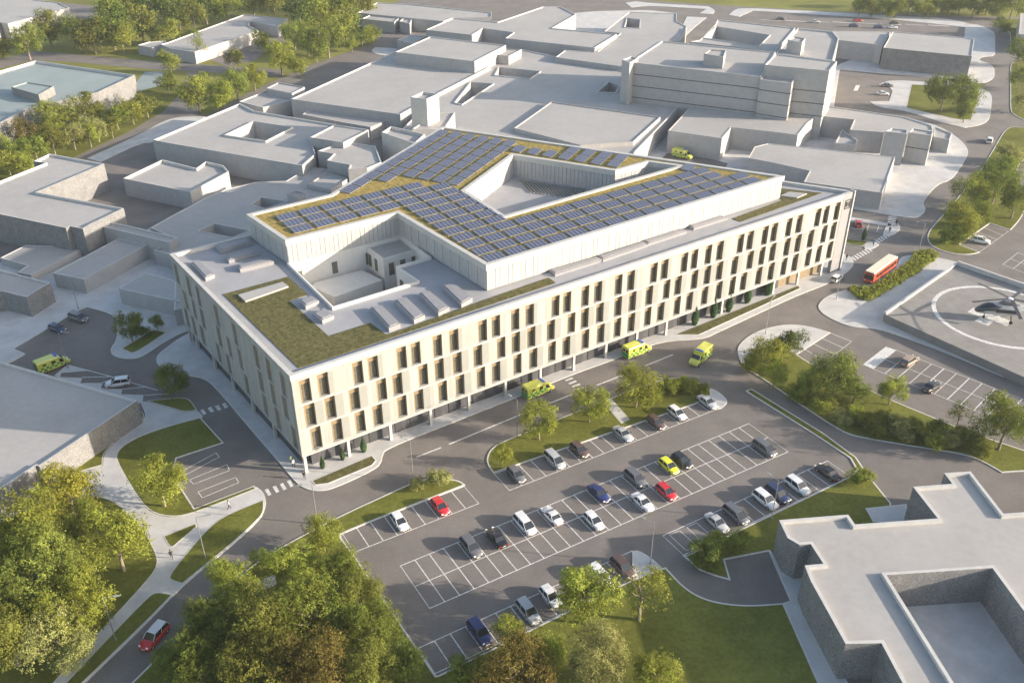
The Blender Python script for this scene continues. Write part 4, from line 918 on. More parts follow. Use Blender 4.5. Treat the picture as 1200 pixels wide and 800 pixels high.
for i, (x, y, r) in enumerate([(1008, 8, 9), (1022, 11, 8), (1036, 5, 10), (1050, 10, 9), (1066, 4, 11), (1082, 9, 9), (1098, 4, 10), (1112, 10, 8), (1126, 5, 10), (1142, 9, 9), (1158, 5, 10), (1172, 11, 10), (1188, 6, 13), (1090, 15, 6), (1044, 15, 6), (1010, -2, 9), (1130, -4, 10), (1166, -4, 10)]):
    T(x, y, r, 'far', ['green', 'olive', 'light'][i % 3], 'tree in the continuous belt along the top right edge', 'tree', 'trees in the belt at the top right', gz=-.05)
# upper left individual trees
for a in [(30, 48, 17, 'round tree in front of the pale hall corner at upper left'), (55, 32, 18, 'tallest round tree in front of the pale top left hall'), (2, 56, 11, 'tree cut by the left edge below the top left hall'),
          (344, 40, 15, 'tree touching the right end of the long low white building'), (328, 66, 18, 'round bright tree between the long low building and the diagonal road'),
          (306, 48, 11, 'small tree at the notch of the long low white building'), (230, 52, 12, 'slender tree with pale trunk before the long low white building'),
          (198, 74, 11, 'tree beside the small annex on the path bend'), (196, 98, 11, 'bushy tree at the end of the paved terrace'),
          (230, 108, 20, 'leftmost large tree in the clump by the road junction'), (257, 112, 17, 'middle tree in the clump by the road junction'), (276, 98, 17, 'right tree in the clump by the road junction'),
          (274, 70, 10, 'small tree on the grass below the long low white building'), (297, 90, 14, 'tree at the lower right of the junction clump'), (350, 78, 10, 'low tree at the diagonal road kerb')]:
    T(a[0], a[1], a[2], 'thin' if 'slender' in a[3] else ('tree' if a[2] > 13 else 'far'), rnd.choice(['green', 'light', 'olive']), a[3], gz=-.05)
for i, (x, y, r) in enumerate([(85, 38, 14), (108, 44, 16), (130, 34, 20), (142, 46, 14), (128, 17, 17), (164, 26, 19), (176, 10, 18), (200, 38, 12), (208, 16, 16), (226, 20, 14), (240, 10, 16), (266, 6, 16), (296, 3, 15), (320, 4, 15), (350, 8, 18), (372, 22, 18), (400, 16, 20), (420, 5, 16), (150, 8, 14), (190, -2, 14), (230, -4, 14), (270, -6, 14), (330, -8, 16), (380, -4, 16), (98, 52, 8), (186, 44, 9)]):
    T(x, y, r, 'far', ['green', 'olive', 'dark', 'light'][i % 4], 'tree in the thick wood behind the long low white building', 'tree', 'trees of the wood at the top left', gz=-.05)
for i, (x, y, r) in enumerate([(360, 50, 14), (384, 50, 16), (404, 38, 15), (424, 44, 10), (437, 42, 9), (370, 62, 10), (412, 52, 8)]):
    T(x, y, r, 'far', ['light', 'green'][i % 2], 'tree in the row along the far end of the diagonal road', 'tree', 'trees along the far diagonal road', gz=-.05)
for i, (x, y, r) in enumerate([(60, 138, 17), (100, 128, 18), (112, 149, 14), (136, 138, 12), (154, 132, 12), (171, 124, 12), (28, 156, 12), (20, 176, 14), (8, 190, 13), (60, 162, 16), (84, 158, 14), (40, 174, 12), (104, 160, 11), (130, 150, 10), (-6, 170, 14), (84, 140, 13), (30, 192, 9)]):
    T(x, y, r, 'tree' if r > 13 else 'far', ['light', 'olive', 'pale', 'green'][i % 4] if i != 6 else 'autumn', 'tree in the hedge row beside the blue tinted roof', 'tree', 'trees of the hedge row beside the blue tinted roof')
for x, y, r, l in [(377.4, 541, 8.5, 'columnar tree nearest the hospital front corner'), (401, 531, 8.5, 'second columnar tree from the hospital front corner'), (425.5, 520, 10.5, 'tallest columnar tree near the hospital front corner'),
                 (815, 369, 12, 'lowest of the five columnar trees along the far facade strip'), (837, 359.5, 12.5, 'second lowest of the five columnar trees along the far facade strip'), (855, 353, 12, 'third of the five columnar trees along the far facade strip'),
                 (877, 343, 12, 'fourth of the five columnar trees along the far facade strip'), (901, 332.5, 13, 'topmost of the five columnar trees along the far facade strip'), (1013, 274, 7, 'small columnar tree beside the red parked car at the crossing')]:
    T(x, y, r, 'col', 'blue', l, 'tree')
# hedge by the bus stop
HX = PG(tile(960, 240, .2, [(165, 500), (200, 495), (290, 500), (420, 420), (520, 350), (560, 290), (640, 278), (690, 296), (690, 318), (540, 425), (400, 510), (290, 572), (215, 550)]), 0)
hv = MB(); rr_ = random.Random(3); hpts = 0
xs = [p.x for p in HX]; ys = [p.y for p in HX]
while hpts < 1100:
    p = Vector((rr_.uniform(min(xs), max(xs)), rr_.uniform(min(ys), max(ys)), 0))
    if not inside(p, HX): continue
    hpts += 1; hh = rr_.uniform(.1, 1.05)
    for j in range(12):
        q = p + Vector((rr_.gauss(0, .2), rr_.gauss(0, .2), max(.1, hh + rr_.gauss(0, .2)))); d = Vector((rr_.gauss(0, 1), rr_.gauss(0, 1), rr_.gauss(.4, 1))).normalized(); a_ = d.orthogonal().normalized() * .22; b_ = d.cross(a_) * .6
        hv.add([q - a_, q - b_, q + a_, q + b_], [(0, 1, 2, 3)])
o = hv.build('hedge', LEAF['light']); tag(o, 'long clipped green hedge between the red bus and the helideck', 'hedge')

# ------------------------------------------------------------ vehicles
def loft(m, rings, close_ends=True):
    n = len(rings[0]); vs = [p for r in rings for p in r]; fs = []
    for i in range(len(rings) - 1):
        for j in range(n): fs.append((i * n + j, i * n + (j + 1) % n, (i + 1) * n + (j + 1) % n, (i + 1) * n + j))
    if close_ends: fs += [tuple(range(n))[::-1], tuple((len(rings) - 1) * n + j for j in range(n))]
    m.add(vs, fs)
def wheel(parent, x, y, r=.32, w=.2):
    m = MB(); m.m = 0; s = 1 if y > 0 else -1
    m.cyl((x, y - s * w, r), (x, y, r), r, r, 14); m.m = 1; m.cyl((x, y, r), (x, y + s * .012, r), r * .62, r * .55, 10)
    return m.build('wheel', [M['rubber'], M['steel']], parent, True if False else False)
def make_car(kind):
    root = empty('parked_car'); L, W, H = {'hatch': (4.2, 1.78, 1.5), 'sedan': (4.7, 1.84, 1.45), 'suv': (4.7, 1.9, 1.72), 'mpv': (4.8, 1.9, 1.75)}[kind]
    h = L / 2; hw = W / 2; belt = H * .62
    # lower body: stations (x, ztop, halfwidth, zbottom)
    if kind == 'sedan': st = [(-h, .62, .68, .36), (-h + .12, .88, .84, .24), (-h + .8, .95, .92, .2), (-.4, .94, 1, .2), (h - 1.35, .92, 1, .2), (h - .5, .80, .92, .2), (h - .1, .62, .78, .24), (h, .5, .62, .34)]
    elif kind == 'hatch': st = [(-h, .60, .74, .34), (-h + .1, .92, .88, .24), (-h + .6, .98, .96, .2), (-.2, .94, 1, .2), (h - 1.1, .92, 1, .2), (h - .4, .80, .92, .2), (h - .08, .62, .78, .24), (h, .5, .62, .34)]
    else: st = [(-h, .66, .8, .36), (-h + .08, 1.02, .92, .26), (-h + .5, 1.08, .98, .22), (-.2, 1.06, 1, .22), (h - 1.15, 1.02, 1, .22), (h - .4, .94, .94, .22), (h - .08, .74, .84, .26), (h, .56, .68, .36)]
    rings = []
    for x, zt, wf, zb in st:
        w = hw * wf; rings.append([(x, -w * .88, zb), (x, -w, zb + .16), (x, -w, zt - .2), (x, -w * .86, zt - .03), (x, 0, zt + .02), (x, w * .86, zt - .03), (x, w, zt - .2), (x, w, zb + .16), (x, w * .88, zb)])
    b = MB(); loft(b, rings); body = b.build('body', PAINT['white'], root, True)
    bv = body.modifiers.new('edge', 'EDGE_SPLIT'); bv.split_angle = R_(48)
    zt0 = st[3][1] - .04
    cab = {'sedan': (-h + .95, -h + 1.55, h - 2.15, h - 1.35), 'hatch': (-h + .12, -h + .5, h - 1.95, h - 1.05), 'suv': (-h + .12, -h + .45, h - 2.0, h - 1.2), 'mpv': (-h + .1, -h + .4, h - 1.75, h - .75)}[kind]
    x0, x1, x2, x3 = cab; wb = hw * .92; wt = hw * .74
    g_ = MB()
    g_.add([(x0, -wb, zt0), (x3, -wb, zt0), (x3, wb, zt0), (x0, wb, zt0), (x1, -wt, H - .06), (x2, -wt, H - .06), (x2, wt, H - .06), (x1, wt, H - .06)],
           [(0, 1, 5, 4), (1, 2, 6, 5), (2, 3, 7, 6), (3, 0, 4, 7)])
    g_.build('windows', M['carglass'], root)
    rf = MB(); k = .06
    loft(rf, [[(x1 - k, -wt - .02, H - .09), (x1 - k, -wt * .9, H - .03), (x1 - k, wt * .9, H - .03), (x1 - k, wt + .02, H - .09)], [((x1 + x2) / 2, -wt - .03, H - .07), ((x1 + x2) / 2, -wt * .88, H), ((x1 + x2) / 2, wt * .88, H), ((x1 + x2) / 2, wt + .03, H - .07)],
              [(x2 + k, -wt - .02, H - .10), (x2 + k, -wt * .9, H - .05), (x2 + k, wt * .9, H - .05), (x2 + k, wt + .02, H - .10)]])
    for s in (-1, 1):   # pillars
        for (xa, xb) in ((x0, x1), (x3, x2)): rf.cyl((xa, s * wb, zt0), (xb, s * (wt + .01), H - .07), .05, .045, 5)
        xm = (x0 + x3) / 2 - .05; rf.cyl((xm, s * (wb + .005), zt0), ((x1 + x2) / 2 - .1, s * (wt + .015), H - .07), .04, .04, 5)
    rf.build('roof', PAINT['white'], root)
    for x in (-h + .82, h - .82):
        for s in (-1, 1): wheel(root, x, s * (hw + .005))
    for s in (-1, 1):
        m = MB(); m.box(h - .22, h - .03, s * hw * .62 - .16, s * hw * .62 + .16, st[5][1] - .22, st[5][1] - .08); m.build('headlight', M['lampglass'], root)
        m = MB(); m.box(-h - .01, -h + .14, s * hw * .7 - .13, s * hw * .7 + .13, st[1][1] - .26, st[1][1] - .08); m.build('tail_light', M['tail'], root)
        m = MB(); m.box(x3 - .25, x3 - .08, s * (hw + .12) - .08, s * (hw + .12) + .08, zt0 + .02, zt0 + .14); m.build('mirror', M['carglass'], root)
    m = MB(); m.box(h - .05, h + .012, -.3, .3, .36, .50); m.box(-h - .015, -h + .05, -.28, .28, .55, .67); m.build('number_plate', M['lampglass'], root)
    return root
PROTO = {k: make_car(k) for k in ('hatch', 'sedan', 'suv', 'mpv')}
USED = set()
# one proto per paint: recoloured copies share the mesh through object-level material
def car(kind, colour, px, ang, label, group=None, roofc=None, z=.008, cat='car', name='parked_car', world=None):
    if kind in USED: r = copy_tree(PROTO[kind])
    else: r = PROTO[kind]; USED.add(kind)
    r.name = name
    if r is not PROTO[kind]: pass
    p = world if world is not None else G(px[0], px[1], .75); r.location = (p[0], p[1], z); r.rotation_euler = (0, 0, ang); tag(r, label, cat, group)
    kids = [o for o in bpy.data.objects if o.parent == r] if False else r_children(r)
    for c in kids:
        nm = c.name.split('.')[0]
        if nm in ('body', 'roof'):
            c.material_slots[0].link = 'OBJECT'; c.material_slots[0].material = PAINT[roofc if (nm == 'roof' and roofc) else colour]
    return r
_rk = {}
def r_children(r): return _rk.get(r, [])
_old_copy = copy_tree
def copy_tree(o, parent=None):
    c = o.copy(); COL.objects.link(c); c.parent = parent; ks = []
    for ch in _kids.get(_pn.get(o, o.name), []):
        ks.append(copy_tree(ch, c))
    _rk[c] = ks
    return c
_pn = {}
for k, r in PROTO.items(): _pn[r] = r.name; _rk[r] = list(_kids[r.name])
FRONT = math.atan2(GV.y, GV.x); BACK = FRONT + math.pi
GA = 'cars in the row against the tree verge'; GB = 'cars in the short left row'; GC = 'cars in the central double row'; GD = 'cars in the lowest row'; GE_ = 'cars in the right hand row by the grass'
for a in [('hatch', 'grey', (605, 555), FRONT, 'dark grey car first in the row at the rounded verge tip', GA), ('mpv', 'silver', (650, 538), FRONT, 'silver people carrier second in the row along the tree verge', GA),
          ('hatch', 'brown', (679, 526), FRONT, 'dark brown hatchback between two verge trees in the top row', GA), ('sedan', 'silver', (730, 507), FRONT, 'silver blue saloon beside the end of the short footpath', GA),
          ('hatch', 'brown', (769, 494), FRONT, 'brown hatchback right of the short footpath', GA), ('hatch', 'white', (793.5, 483), FRONT, 'white hatchback next to the brown one on the verge row', GA),
          ('sedan', 'silver', (829, 470), FRONT, 'silver saloon last in the verge row at the pavement cap', GA),
          ('hatch', 'white', (468, 610), FRONT, 'white hatchback in the short left row', GB), ('hatch', 'red', (515.5, 592.5), FRONT, 'red hatchback in the short left row', GB),
          ('suv', 'grey', (552, 640), FRONT, 'dark grey estate leftmost in the central double row', GC), ('sedan', 'black', (582, 628.5), BACK, 'black saloon with red tail lights in the central double row', GC),
          ('mpv', 'white', (615, 613.5), FRONT, 'white people carrier in the upper central row beside the black saloon', GC), ('sedan', 'white', (647, 603), BACK, 'white saloon with dark rear glass in the upper central row', GC),
          ('sedan', 'blue', (702, 576.5), FRONT, 'blue saloon in the upper central row', GC), ('suv', 'grey', (745, 559.5), FRONT, 'large grey car right of the blue saloon', GC),
          ('hatch', 'yellow', (784, 545), FRONT, 'bright yellow small car in the central double row', GC), ('hatch', 'black', (799.5, 538.5), FRONT, 'black small car beside the bright yellow one', GC),
          ('hatch', 'white', (696, 609), FRONT, 'white small car in the lower central row below the blue saloon', GC), ('sedan', 'white', (753, 587), FRONT, 'white car with panoramic roof left of the red one', GC),
          ('hatch', 'red', (781, 575), FRONT, 'red small car below the bright yellow one', GC), ('mpv', 'grey', (896, 524.5), FRONT, 'lone grey people carrier at the right end of the central double row', GC),
          ('suv', 'blue', (562, 739.5), FRONT, 'dark blue car lowest in the car park', GD), ('suv', 'silver', (619, 715.5), FRONT, 'silver car with dark roof window in the lowest row', GD),
          ('hatch', 'white', (645, 697.5), FRONT, 'white hatchback beside the silver car in the lowest row', GD), ('suv', 'white', (703, 674), FRONT, 'white car half hidden by the round tree in the lowest row', GD),
          ('suv', 'brown', (730, 664), FRONT, 'dark brown car next to the white pavement end', GD),
          ('sedan', 'silver', (840, 611), FRONT, 'pale silver saloon in the outlined bays of the right row', GE_), ('mpv', 'grey', (862.5, 602), FRONT, 'grey people carrier beside the pale silver saloon', GE_),
          ('suv', 'white', (897, 584.5), FRONT, 'white car left of the blue car in the right row', GE_), ('suv', 'navy', (911.5, 578), FRONT, 'dark blue car between two white cars in the right row', GE_),
          ('suv', 'white', (935, 568.5), FRONT, 'white car right of the dark blue car in the right row', GE_), ('sedan', 'black', (970, 552), BACK, 'black saloon last in the right row at the grass corner', GE_)]:
    car(*a)
hA = heading((67, 384), (80, 388.5)); up = heading((1092, 452), (1104, 444))
for a in [('hatch', 'navy', (67, 384), hA, 'dark blue car parked at the kerb of the dark left yard'), ('mpv', 'grey', (91.5, 371.5), hA, 'grey people carrier parked above the dark blue car in the left yard'),
          ('suv', 'white', (138, 447.5), heading((138, 447), (123, 449)), 'white estate car in the angled bays beside the shaded roof'),
          ('suv', 'tan', (1066, 422), up, 'bronze car in the helideck car park'), ('sedan', 'black', (1092, 452), up, 'black saloon alone in the helideck car park'),
          ('suv', 'white', (1149, 281), heading((1135, 279), (1160, 284)), 'white estate in the small bays beside the rounded lawn'),
          ('hatch', 'white', (981, 325), heading((974, 331), (989, 320)), 'white car driving past the hospital end wall'),
          ('suv', 'white', (1160, 164), heading((1158, 170), (1163, 158)), 'white van driving on the curving road at the right'),
          ('hatch', 'red', (1006, 261), heading((1007, 267), (1006, 255)), 'red car in the bays at the crossing by the hospital end'),
          ('suv', 'red', (180.5, 744), heading((190, 734), (172, 754)), 'red car with white roof driving on the lower left road'),
          ('sedan', 'red', (1005.5, 23.5), 0, 'red car in the top car park'), ('suv', 'navy', (1001, 30), 0, 'darkest blue car just below the red car in the top car park'), ('suv', 'blue', (1030, 31.5), 0, 'blue car left of the white one in the top car park'),
          ('sedan', 'white', (1046, 31.5), 0, 'white saloon right of the blue car in the top car park'), ('sedan', 'black', (1048.5, 26.4), 0, 'black car just above the white saloon in the top car park'),
          ('sedan', 'black', (915, 21.5), .1, 'black car leftmost in the top car park'), ('sedan', 'silver', (955, 25), 0, 'silver car second from left in the top car park'),
          ('sedan', 'grey', (1040, 99.5), -.1, 'dark car in the small car park beside the square lawn'), ('sedan', 'white', (1034.5, 109), -.1, 'white car below the dark one beside the square lawn')]:
    r = car(*a)
    if 'red car with white roof' in a[4]:
        for c in r_children(r):
            if c.name.startswith('roof'): c.material_slots[0].material = PAINT['white']
# ambulances
def make_ambulance():
    r = empty('ambulance'); L = 6.4; W = 2.1
    b = MB(); b.m = 0; b.add([(-3.2, -1.08, .35), (1.0, -1.08, .35), (1.0, 1.08, .35), (-3.2, 1.08, .35), (-3.2, -1.08, 2.45), (1.0, -1.08, 2.45), (1.0, 1.08, 2.45), (-3.2, 1.08, 2.45), (-3.1, -.96, 2.68), (.85, -.96, 2.68), (.85, .96, 2.68), (-3.1, .96, 2.68)],
        [(0, 1, 5, 4), (1, 2, 6, 5), (2, 3, 7, 6), (3, 0, 4, 7), (4, 5, 9, 8), (5, 6, 10, 9), (6, 7, 11, 10), (7, 4, 8, 11), (8, 9, 10, 11), (3, 2, 1, 0)])
    b.build('box_body', PAINT['amb'], r)
    c = MB(); rings = []
    for x, zt, wf, zb in [(1.0, 2.1, 1, .35), (1.55, 2.08, .98, .32), (2.25, 1.35, 1, .3), (2.95, 1.12, .95, .3), (3.2, .85, .82, .38)]:
        w = wf; rings.append([(x, -w * .92, zb), (x, -w, zb + .1), (x, -w, min(zt - .1, 1.2)), (x, -w * .84, zt), (x, w * .84, zt), (x, w, min(zt - .1, 1.2)), (x, w, zb + .1), (x, w * .92, zb)])
    loft(c, rings); c.build('cab', PAINT['amb'], r)
    g_ = MB(); g_.add([(1.62, -.78, 2.03), (2.26, -.86, 1.40), (2.26, .86, 1.40), (1.62, .78, 2.03)], [(0, 1, 2, 3)])
    for s in (-1, 1):
        g_.add([(1.12, s * 1.012, 1.2), (2.1, s * 1.02, 1.2), (1.6, s * .92, 1.95), (1.12, s * .905, 2.0)], [(0, 1, 2, 3)]); g_.box(-.5, .35, s * 1.083 - .004, s * 1.083 + .004, 1.55, 2.1); g_.box(-2.2, -1.5, s * 1.083 - .004, s * 1.083 + .004, 1.7, 2.1)
    g_.box(-3.21, -3.203, -.75, -.1, 1.5, 2.15); g_.box(-3.21, -3.203, .1, .75, 1.5, 2.15)
    g_.build('windows', M['carglass'], r)
    k = MB()
    for s in (-1, 1):
        for i in range(8):
            for j in range(2):
                if (i + j) % 2 == 0: k.box(-3.15 + i * .52, -3.15 + (i + 1) * .52, s * 1.09 - .006, s * 1.09 + .006, .62 + j * .42, 1.04 + j * .42)
        k.box(1.15, 1.6, s * 1.01 - .006, s * 1.012 + .006, .62, 1.0)
    k.build('chequer_band', PAINT['green'], r)
    d = MB(); d.box(-3.225, -3.212, -1.02, 1.02, .5, 1.4); d.build('rear_doors', PAINT['green'], r)
    for x in (-1.9, 2.25):
        for s in (-1, 1): wheel(r, x, s * 1.09, .36, .25)
    for s in (-1, 1):
        m = MB(); m.box(3.05, 3.22, s * .68 - .16, s * .68 + .16, .72, .92); m.build('headlight', M['lampglass'], r)
        m = MB(); m.box(-3.24, -3.2, s * .95 - .08, s * .95 + .08, 1.42, 1.8); m.build('tail_light', M['tail'], r)
    m = MB(); m.box(.55, .95, -.8, .8, 2.66, 2.82); m.build('light_bar', mat('beacon_blue', (.03, .12, .6), .2), r)
    return r
AM = make_ambulance(); _pn[AM] = AM.name; _rk[AM] = list(_kids[AM.name]); af = True
for px, h_, lab in [((631, 453.5), heading((620, 458), (646, 448)), 'lime yellow ambulance parked nearest the zebra crossing at the hospital kerb'), ((747, 407.5), heading((736, 412), (762, 402)), 'lime yellow ambulance parked further along the hospital kerb'),
                    ((821, 415), heading((828, 408), (813, 421)), 'lime yellow ambulance driving in the middle of the road'), ((61, 424), heading((48, 429), (74, 419)), 'lime yellow ambulance in the dark left yard'),
                    ((800, 180), heading((790, 178), (812, 183)), 'lime yellow ambulance behind the hospital solar roof')]:
    r = AM if af else copy_tree(AM); af = False; p = G(px[0], px[1], 1.4); r.location = (p.x, p.y, .14 if px[0] == 800 else .01); r.rotation_euler = (0, 0, h_); tag(r, lab, 'ambulance', 'lime yellow ambulances')
# bus
def make_bus():
    r = empty('bus'); L = 12.4; h = L / 2; w = 1.27
    b = MB(); loft(b, [[(x, -w * f, .35), (x, -w * f, 2.3), (x, -w * f * .96, 2.85), (x, w * f * .96, 2.85), (x, w * f, 2.3), (x, w * f, .35)] for x, f in [(-h, .97), (-h + .15, 1), (h - .25, 1), (h, .93)]]); b.build('body', PAINT['busred'], r)
    t = MB(); loft(t, [[(x, -w * f, 2.852), (x, -w * f * .9, 3.02), (x, w * f * .9, 3.02), (x, w * f, 2.852)] for x, f in [(-h + .02, .93), (-h + .3, .97), (h - .5, .97), (h - .08, .9)]]); t.build('roof', PAINT['cream'], r)
    for s in (-1, 1):
        for i in range(7):
            m = MB(); x = -h + .6 + i * 1.55; m.add([(x, s * (w + .008), 1.35), (x + 1.4, s * (w + .008), 1.35), (x + 1.4, s * (w + .008), 2.25), (x, s * (w + .008), 2.25), (x, s * (w - .05), 1.35), (x + 1.4, s * (w - .05), 1.35), (x + 1.4, s * (w - .05), 2.25), (x, s * (w - .05), 2.25)], [(0, 1, 2, 3), (0, 4, 5, 1), (1, 5, 6, 2), (2, 6, 7, 3), (3, 7, 4, 0)])
            m.build('window', M['carglass'], r)
        m = MB(); m.box(h - .02, h + .03, s * .85 - .16, s * .85 + .16, .65, .85); m.build('headlight', M['lampglass'], r)
        for x in (-3.2, 3.6): wheel(r, x, s * (w + .01), .48, .3)
    m = MB(); m.box(h - .02, h + .02, -1.08, 1.08, 1.1, 2.25); m.build('windscreen', M['carglass'], r)
    m = MB(); m.box(h - .02, h + .025, -.7, .7, 2.4, 2.72); m.build('destination_display', M['frame'], r)
    m = MB(); m.box(h - .8, h - .25, -w - .018, -w + .01, .5, 2.3); m.build('door', M['carglass'], r)
    m = MB(); m.box(-h - .02, -h + .02, -1, 1, 1.5, 2.4); m.build('rear_window', M['carglass'], r)
    return r
bus = make_bus(); p = G(1032, 315, 1.6); bus.location = (p.x, p.y, .01); bus.rotation_euler = (0, 0, heading((1052, 304), (1018, 329))); tag(bus, 'red single decker bus with cream roof stopped beside the hedge', 'bus')
# ------------------------------------------------------------ helideck and helicopter
ZD = 1.9
dk = ccw(PG([(1036, 368), (1120, 309.5), (1330, 382), (1330, 500)], ZD)); hd = empty('helideck', (dk[0].x, dk[0].y, 0)); tag(hd, 'raised concrete helicopter deck with low rim and white painted circle', 'helideck')
o0 = Vector((dk[0].x, dk[0].y, 0)); D = [Vector((q.x - o0.x, q.y - o0.y, 0)) for q in dk]
MB().prism(D, 0, ZD).build('deck', M['deck'], hd)
c0, c1, c2 = [G(*q, ZD) - o0 for q in ((1036, 368), (1120, 309.5), (1330, 382))]
rim = MB()
def rimwall(a, b, w=.5, h=.75):
    a = Vector((a.x, a.y)); b = Vector((b.x, b.y)); d = (b - a).normalized(); n = Vector((d.y, -d.x)); 
    q = [a, b, b + n * w, a + n * w]; rim.prism([Vector((x.x, x.y, 0)) for x in q], ZD + .002, ZD + h)
n1 = (c1 - c0).to_2d().normalized()
rimwall(c0, c1, .5, .55); rimwall(c1 + (c2 - c1).normalized() * .52, c2, .5, 1.1); rim.build('rim_wall', M['coping'], hd)
# circle from leftmost, top points
cl = G(1091.5, 358.5, ZD); ct = G(1140, 341.5, ZD); cc = G(1173, 370, ZD)
Rr = (cl - cc).length; print('circle', cl, ct, cc, Rr, (ct - cc).length)
ci = MB(); N = 72
ci.add([(cc.x - o0.x + math.cos(2 * math.pi * i / N) * r_, cc.y - o0.y + math.sin(2 * math.pi * i / N) * r_, ZD + .006) for r_ in (Rr, Rr - .9) for i in range(N)], [(i, (i + 1) % N, N + (i + 1) % N, N + i) for i in range(N)]); ci.build('painted_circle', M['line'], hd)
cr = MB()
for q in ([(1131, 375), (1146, 367), (1173, 374), (1158, 382.5)], ):
    cr.add([tuple(G(x, y, ZD) - o0 + Vector((0, 0, .007))) for x, y in q][::-1], [(0, 1, 2, 3)])
crs = Vector((math.cos(R_(43)), math.sin(R_(43)))); crn = Vector((-crs.y, crs.x)); cen = G(1160, 371, ZD) - o0
for (a, b) in ((4.2, 1.45), (1.45, 4.2)):
    cr.add([(cen.x + crs.x * i * a + crn.x * j * b, cen.y + crs.y * i * a + crn.y * j * b, ZD + .008 + (.003 if a > b else 0)) for i, j in ((-1, -1), (1, -1), (1, 1), (-1, 1))], [(0, 1, 2, 3)])
cr.v = cr.v[4:]; cr.f = [tuple(i - 4 for i in f) for f in cr.f[1:]]; cr.mi = cr.mi[1:]
cr.build('painted_cross', M['line'], hd)
hp = G(1177, 374.5, ZD); he = empty('helicopter', (hp.x, hp.y, ZD), heading((1185, 366), (1140, 362), 3)); he.scale = (1.27,) * 3; tag(he, 'white and grey helicopter with dark cockpit glass standing on the deck cross', 'helicopter')
def ell(stations, n=14):
    m = MB(); loft(m, [[(x, math.cos(2 * math.pi * i / n) * w, zc + math.sin(2 * math.pi * i / n) * hh) for i in range(n)] for x, w, hh, zc in stations]); return m
st = [(5.0, .15, .12, 1.35), (4.7, .5, .4, 1.45), (4.1, .8, .72, 1.65), (3.2, 1.0, .98, 1.85), (1.5, 1.1, 1.12, 1.95), (-.5, 1.1, 1.15, 1.98), (-1.8, .95, .95, 2.1), (-3.0, .5, .5, 2.35), (-5.0, .3, .32, 2.55), (-8.2, .18, .2, 2.75)]
ell(st).build('fuselage', PAINT['silver'], he, True)
ell([(5.02, .14, .1, 1.42), (4.72, .52, .4, 1.5), (4.12, .83, .68, 1.74), (3.2, 1.03, .9, 1.98), (1.2, 1.13, .9, 2.12), (.9, .6, .6, 2.2)]).build('cockpit_glass', M['carglass'], he, True)
for s in (-1, 1):
    m = MB(); m.box(-1.2, 2.0, s * 1.07 - .06, s * 1.07 + .06, 1.75, 2.35); m.build('side_window', M['carglass'], he)
    m = MB(); m.cyl((-.6, s * .7, 1.1), (-.6, s * 1.35, .45), .09); m.cyl((-.6, s * 1.3, .28), (-.6, s * 1.5, .28), .28, .28, 12); m.build('main_wheel', M['rubber'], he)
m = MB(); m.cyl((3.3, 0, 1.0), (3.3, 0, .3), .08); m.cyl((3.3, -.1, .22), (3.3, .1, .22), .22, .22, 12); m.build('nose_wheel', M['rubber'], he)
m = MB(); loft(m, [[(x, -w, 2.85), (x, -w * .8, 2.85 + h_), (x, w * .8, 2.85 + h_), (x, w, 2.85)] for x, w, h_ in [(1.6, .3, .2), (.8, .6, .55), (-.8, .6, .6), (-2.0, .25, .1)]]); m.build('engine_cowling', PAINT['grey'], he)
m = MB(); m.cyl((0, 0, 3.3), (0, 0, 4.0), .16); m.cyl((0, 0, 3.85), (0, 0, 4.08), .5, .38, 12); m.build('rotor_head', PAINT['white'], he)
for i in range(5):
    a = R_(18 + 72 * i); d = Vector((math.cos(a), math.sin(a), 0)); nn = Vector((-d.y, d.x, 0)) * .27; m = MB()
    vs = []
    for s_, z_ in ((.45, 3.98), (3.5, 3.95), (6.6, 3.78)):
        for off, zz in ((-1, 0), (1, .05), (1, -.01), (-1, -.05)): q = d * s_ + nn * off; vs.append((q.x, q.y, z_ + zz))
    m.add(vs, [(0, 1, 5, 4), (4, 5, 9, 8), (3, 2, 6, 7)[::-1], (7, 6, 10, 11)[::-1], (0, 4, 7, 3)[::-1], (4, 8, 11, 7)[::-1], (1, 5, 6, 2), (5, 9, 10, 6), (8, 9, 10, 11)]); m.build('rotor_blade', M['frame'], he)
m = MB(); m.add([(-7.4, -.06, 2.7), (-8.3, -.06, 2.7), (-8.9, -.05, 4.3), (-8.3, -.05, 4.3), (-7.4, .06, 2.7), (-8.3, .06, 2.7), (-8.9, .05, 4.3), (-8.3, .05, 4.3)], [(0, 1, 2, 3)[::-1], (4, 5, 6, 7), (3, 2, 6, 7), (0, 3, 7, 4), (1, 5, 6, 2)]); m.build('tail_fin', PAINT['white'], he)
m = MB(); m.cyl((-8.5, .1, 3.6), (-8.5, .16, 3.6), .95, .95, 16); m.build('tail_rotor', M['frame'], he)
m = MB(); m.box(-7.2, -6.6, -1.3, 1.3, 2.72, 2.8); m.build('tailplane', PAINT['white'], he)

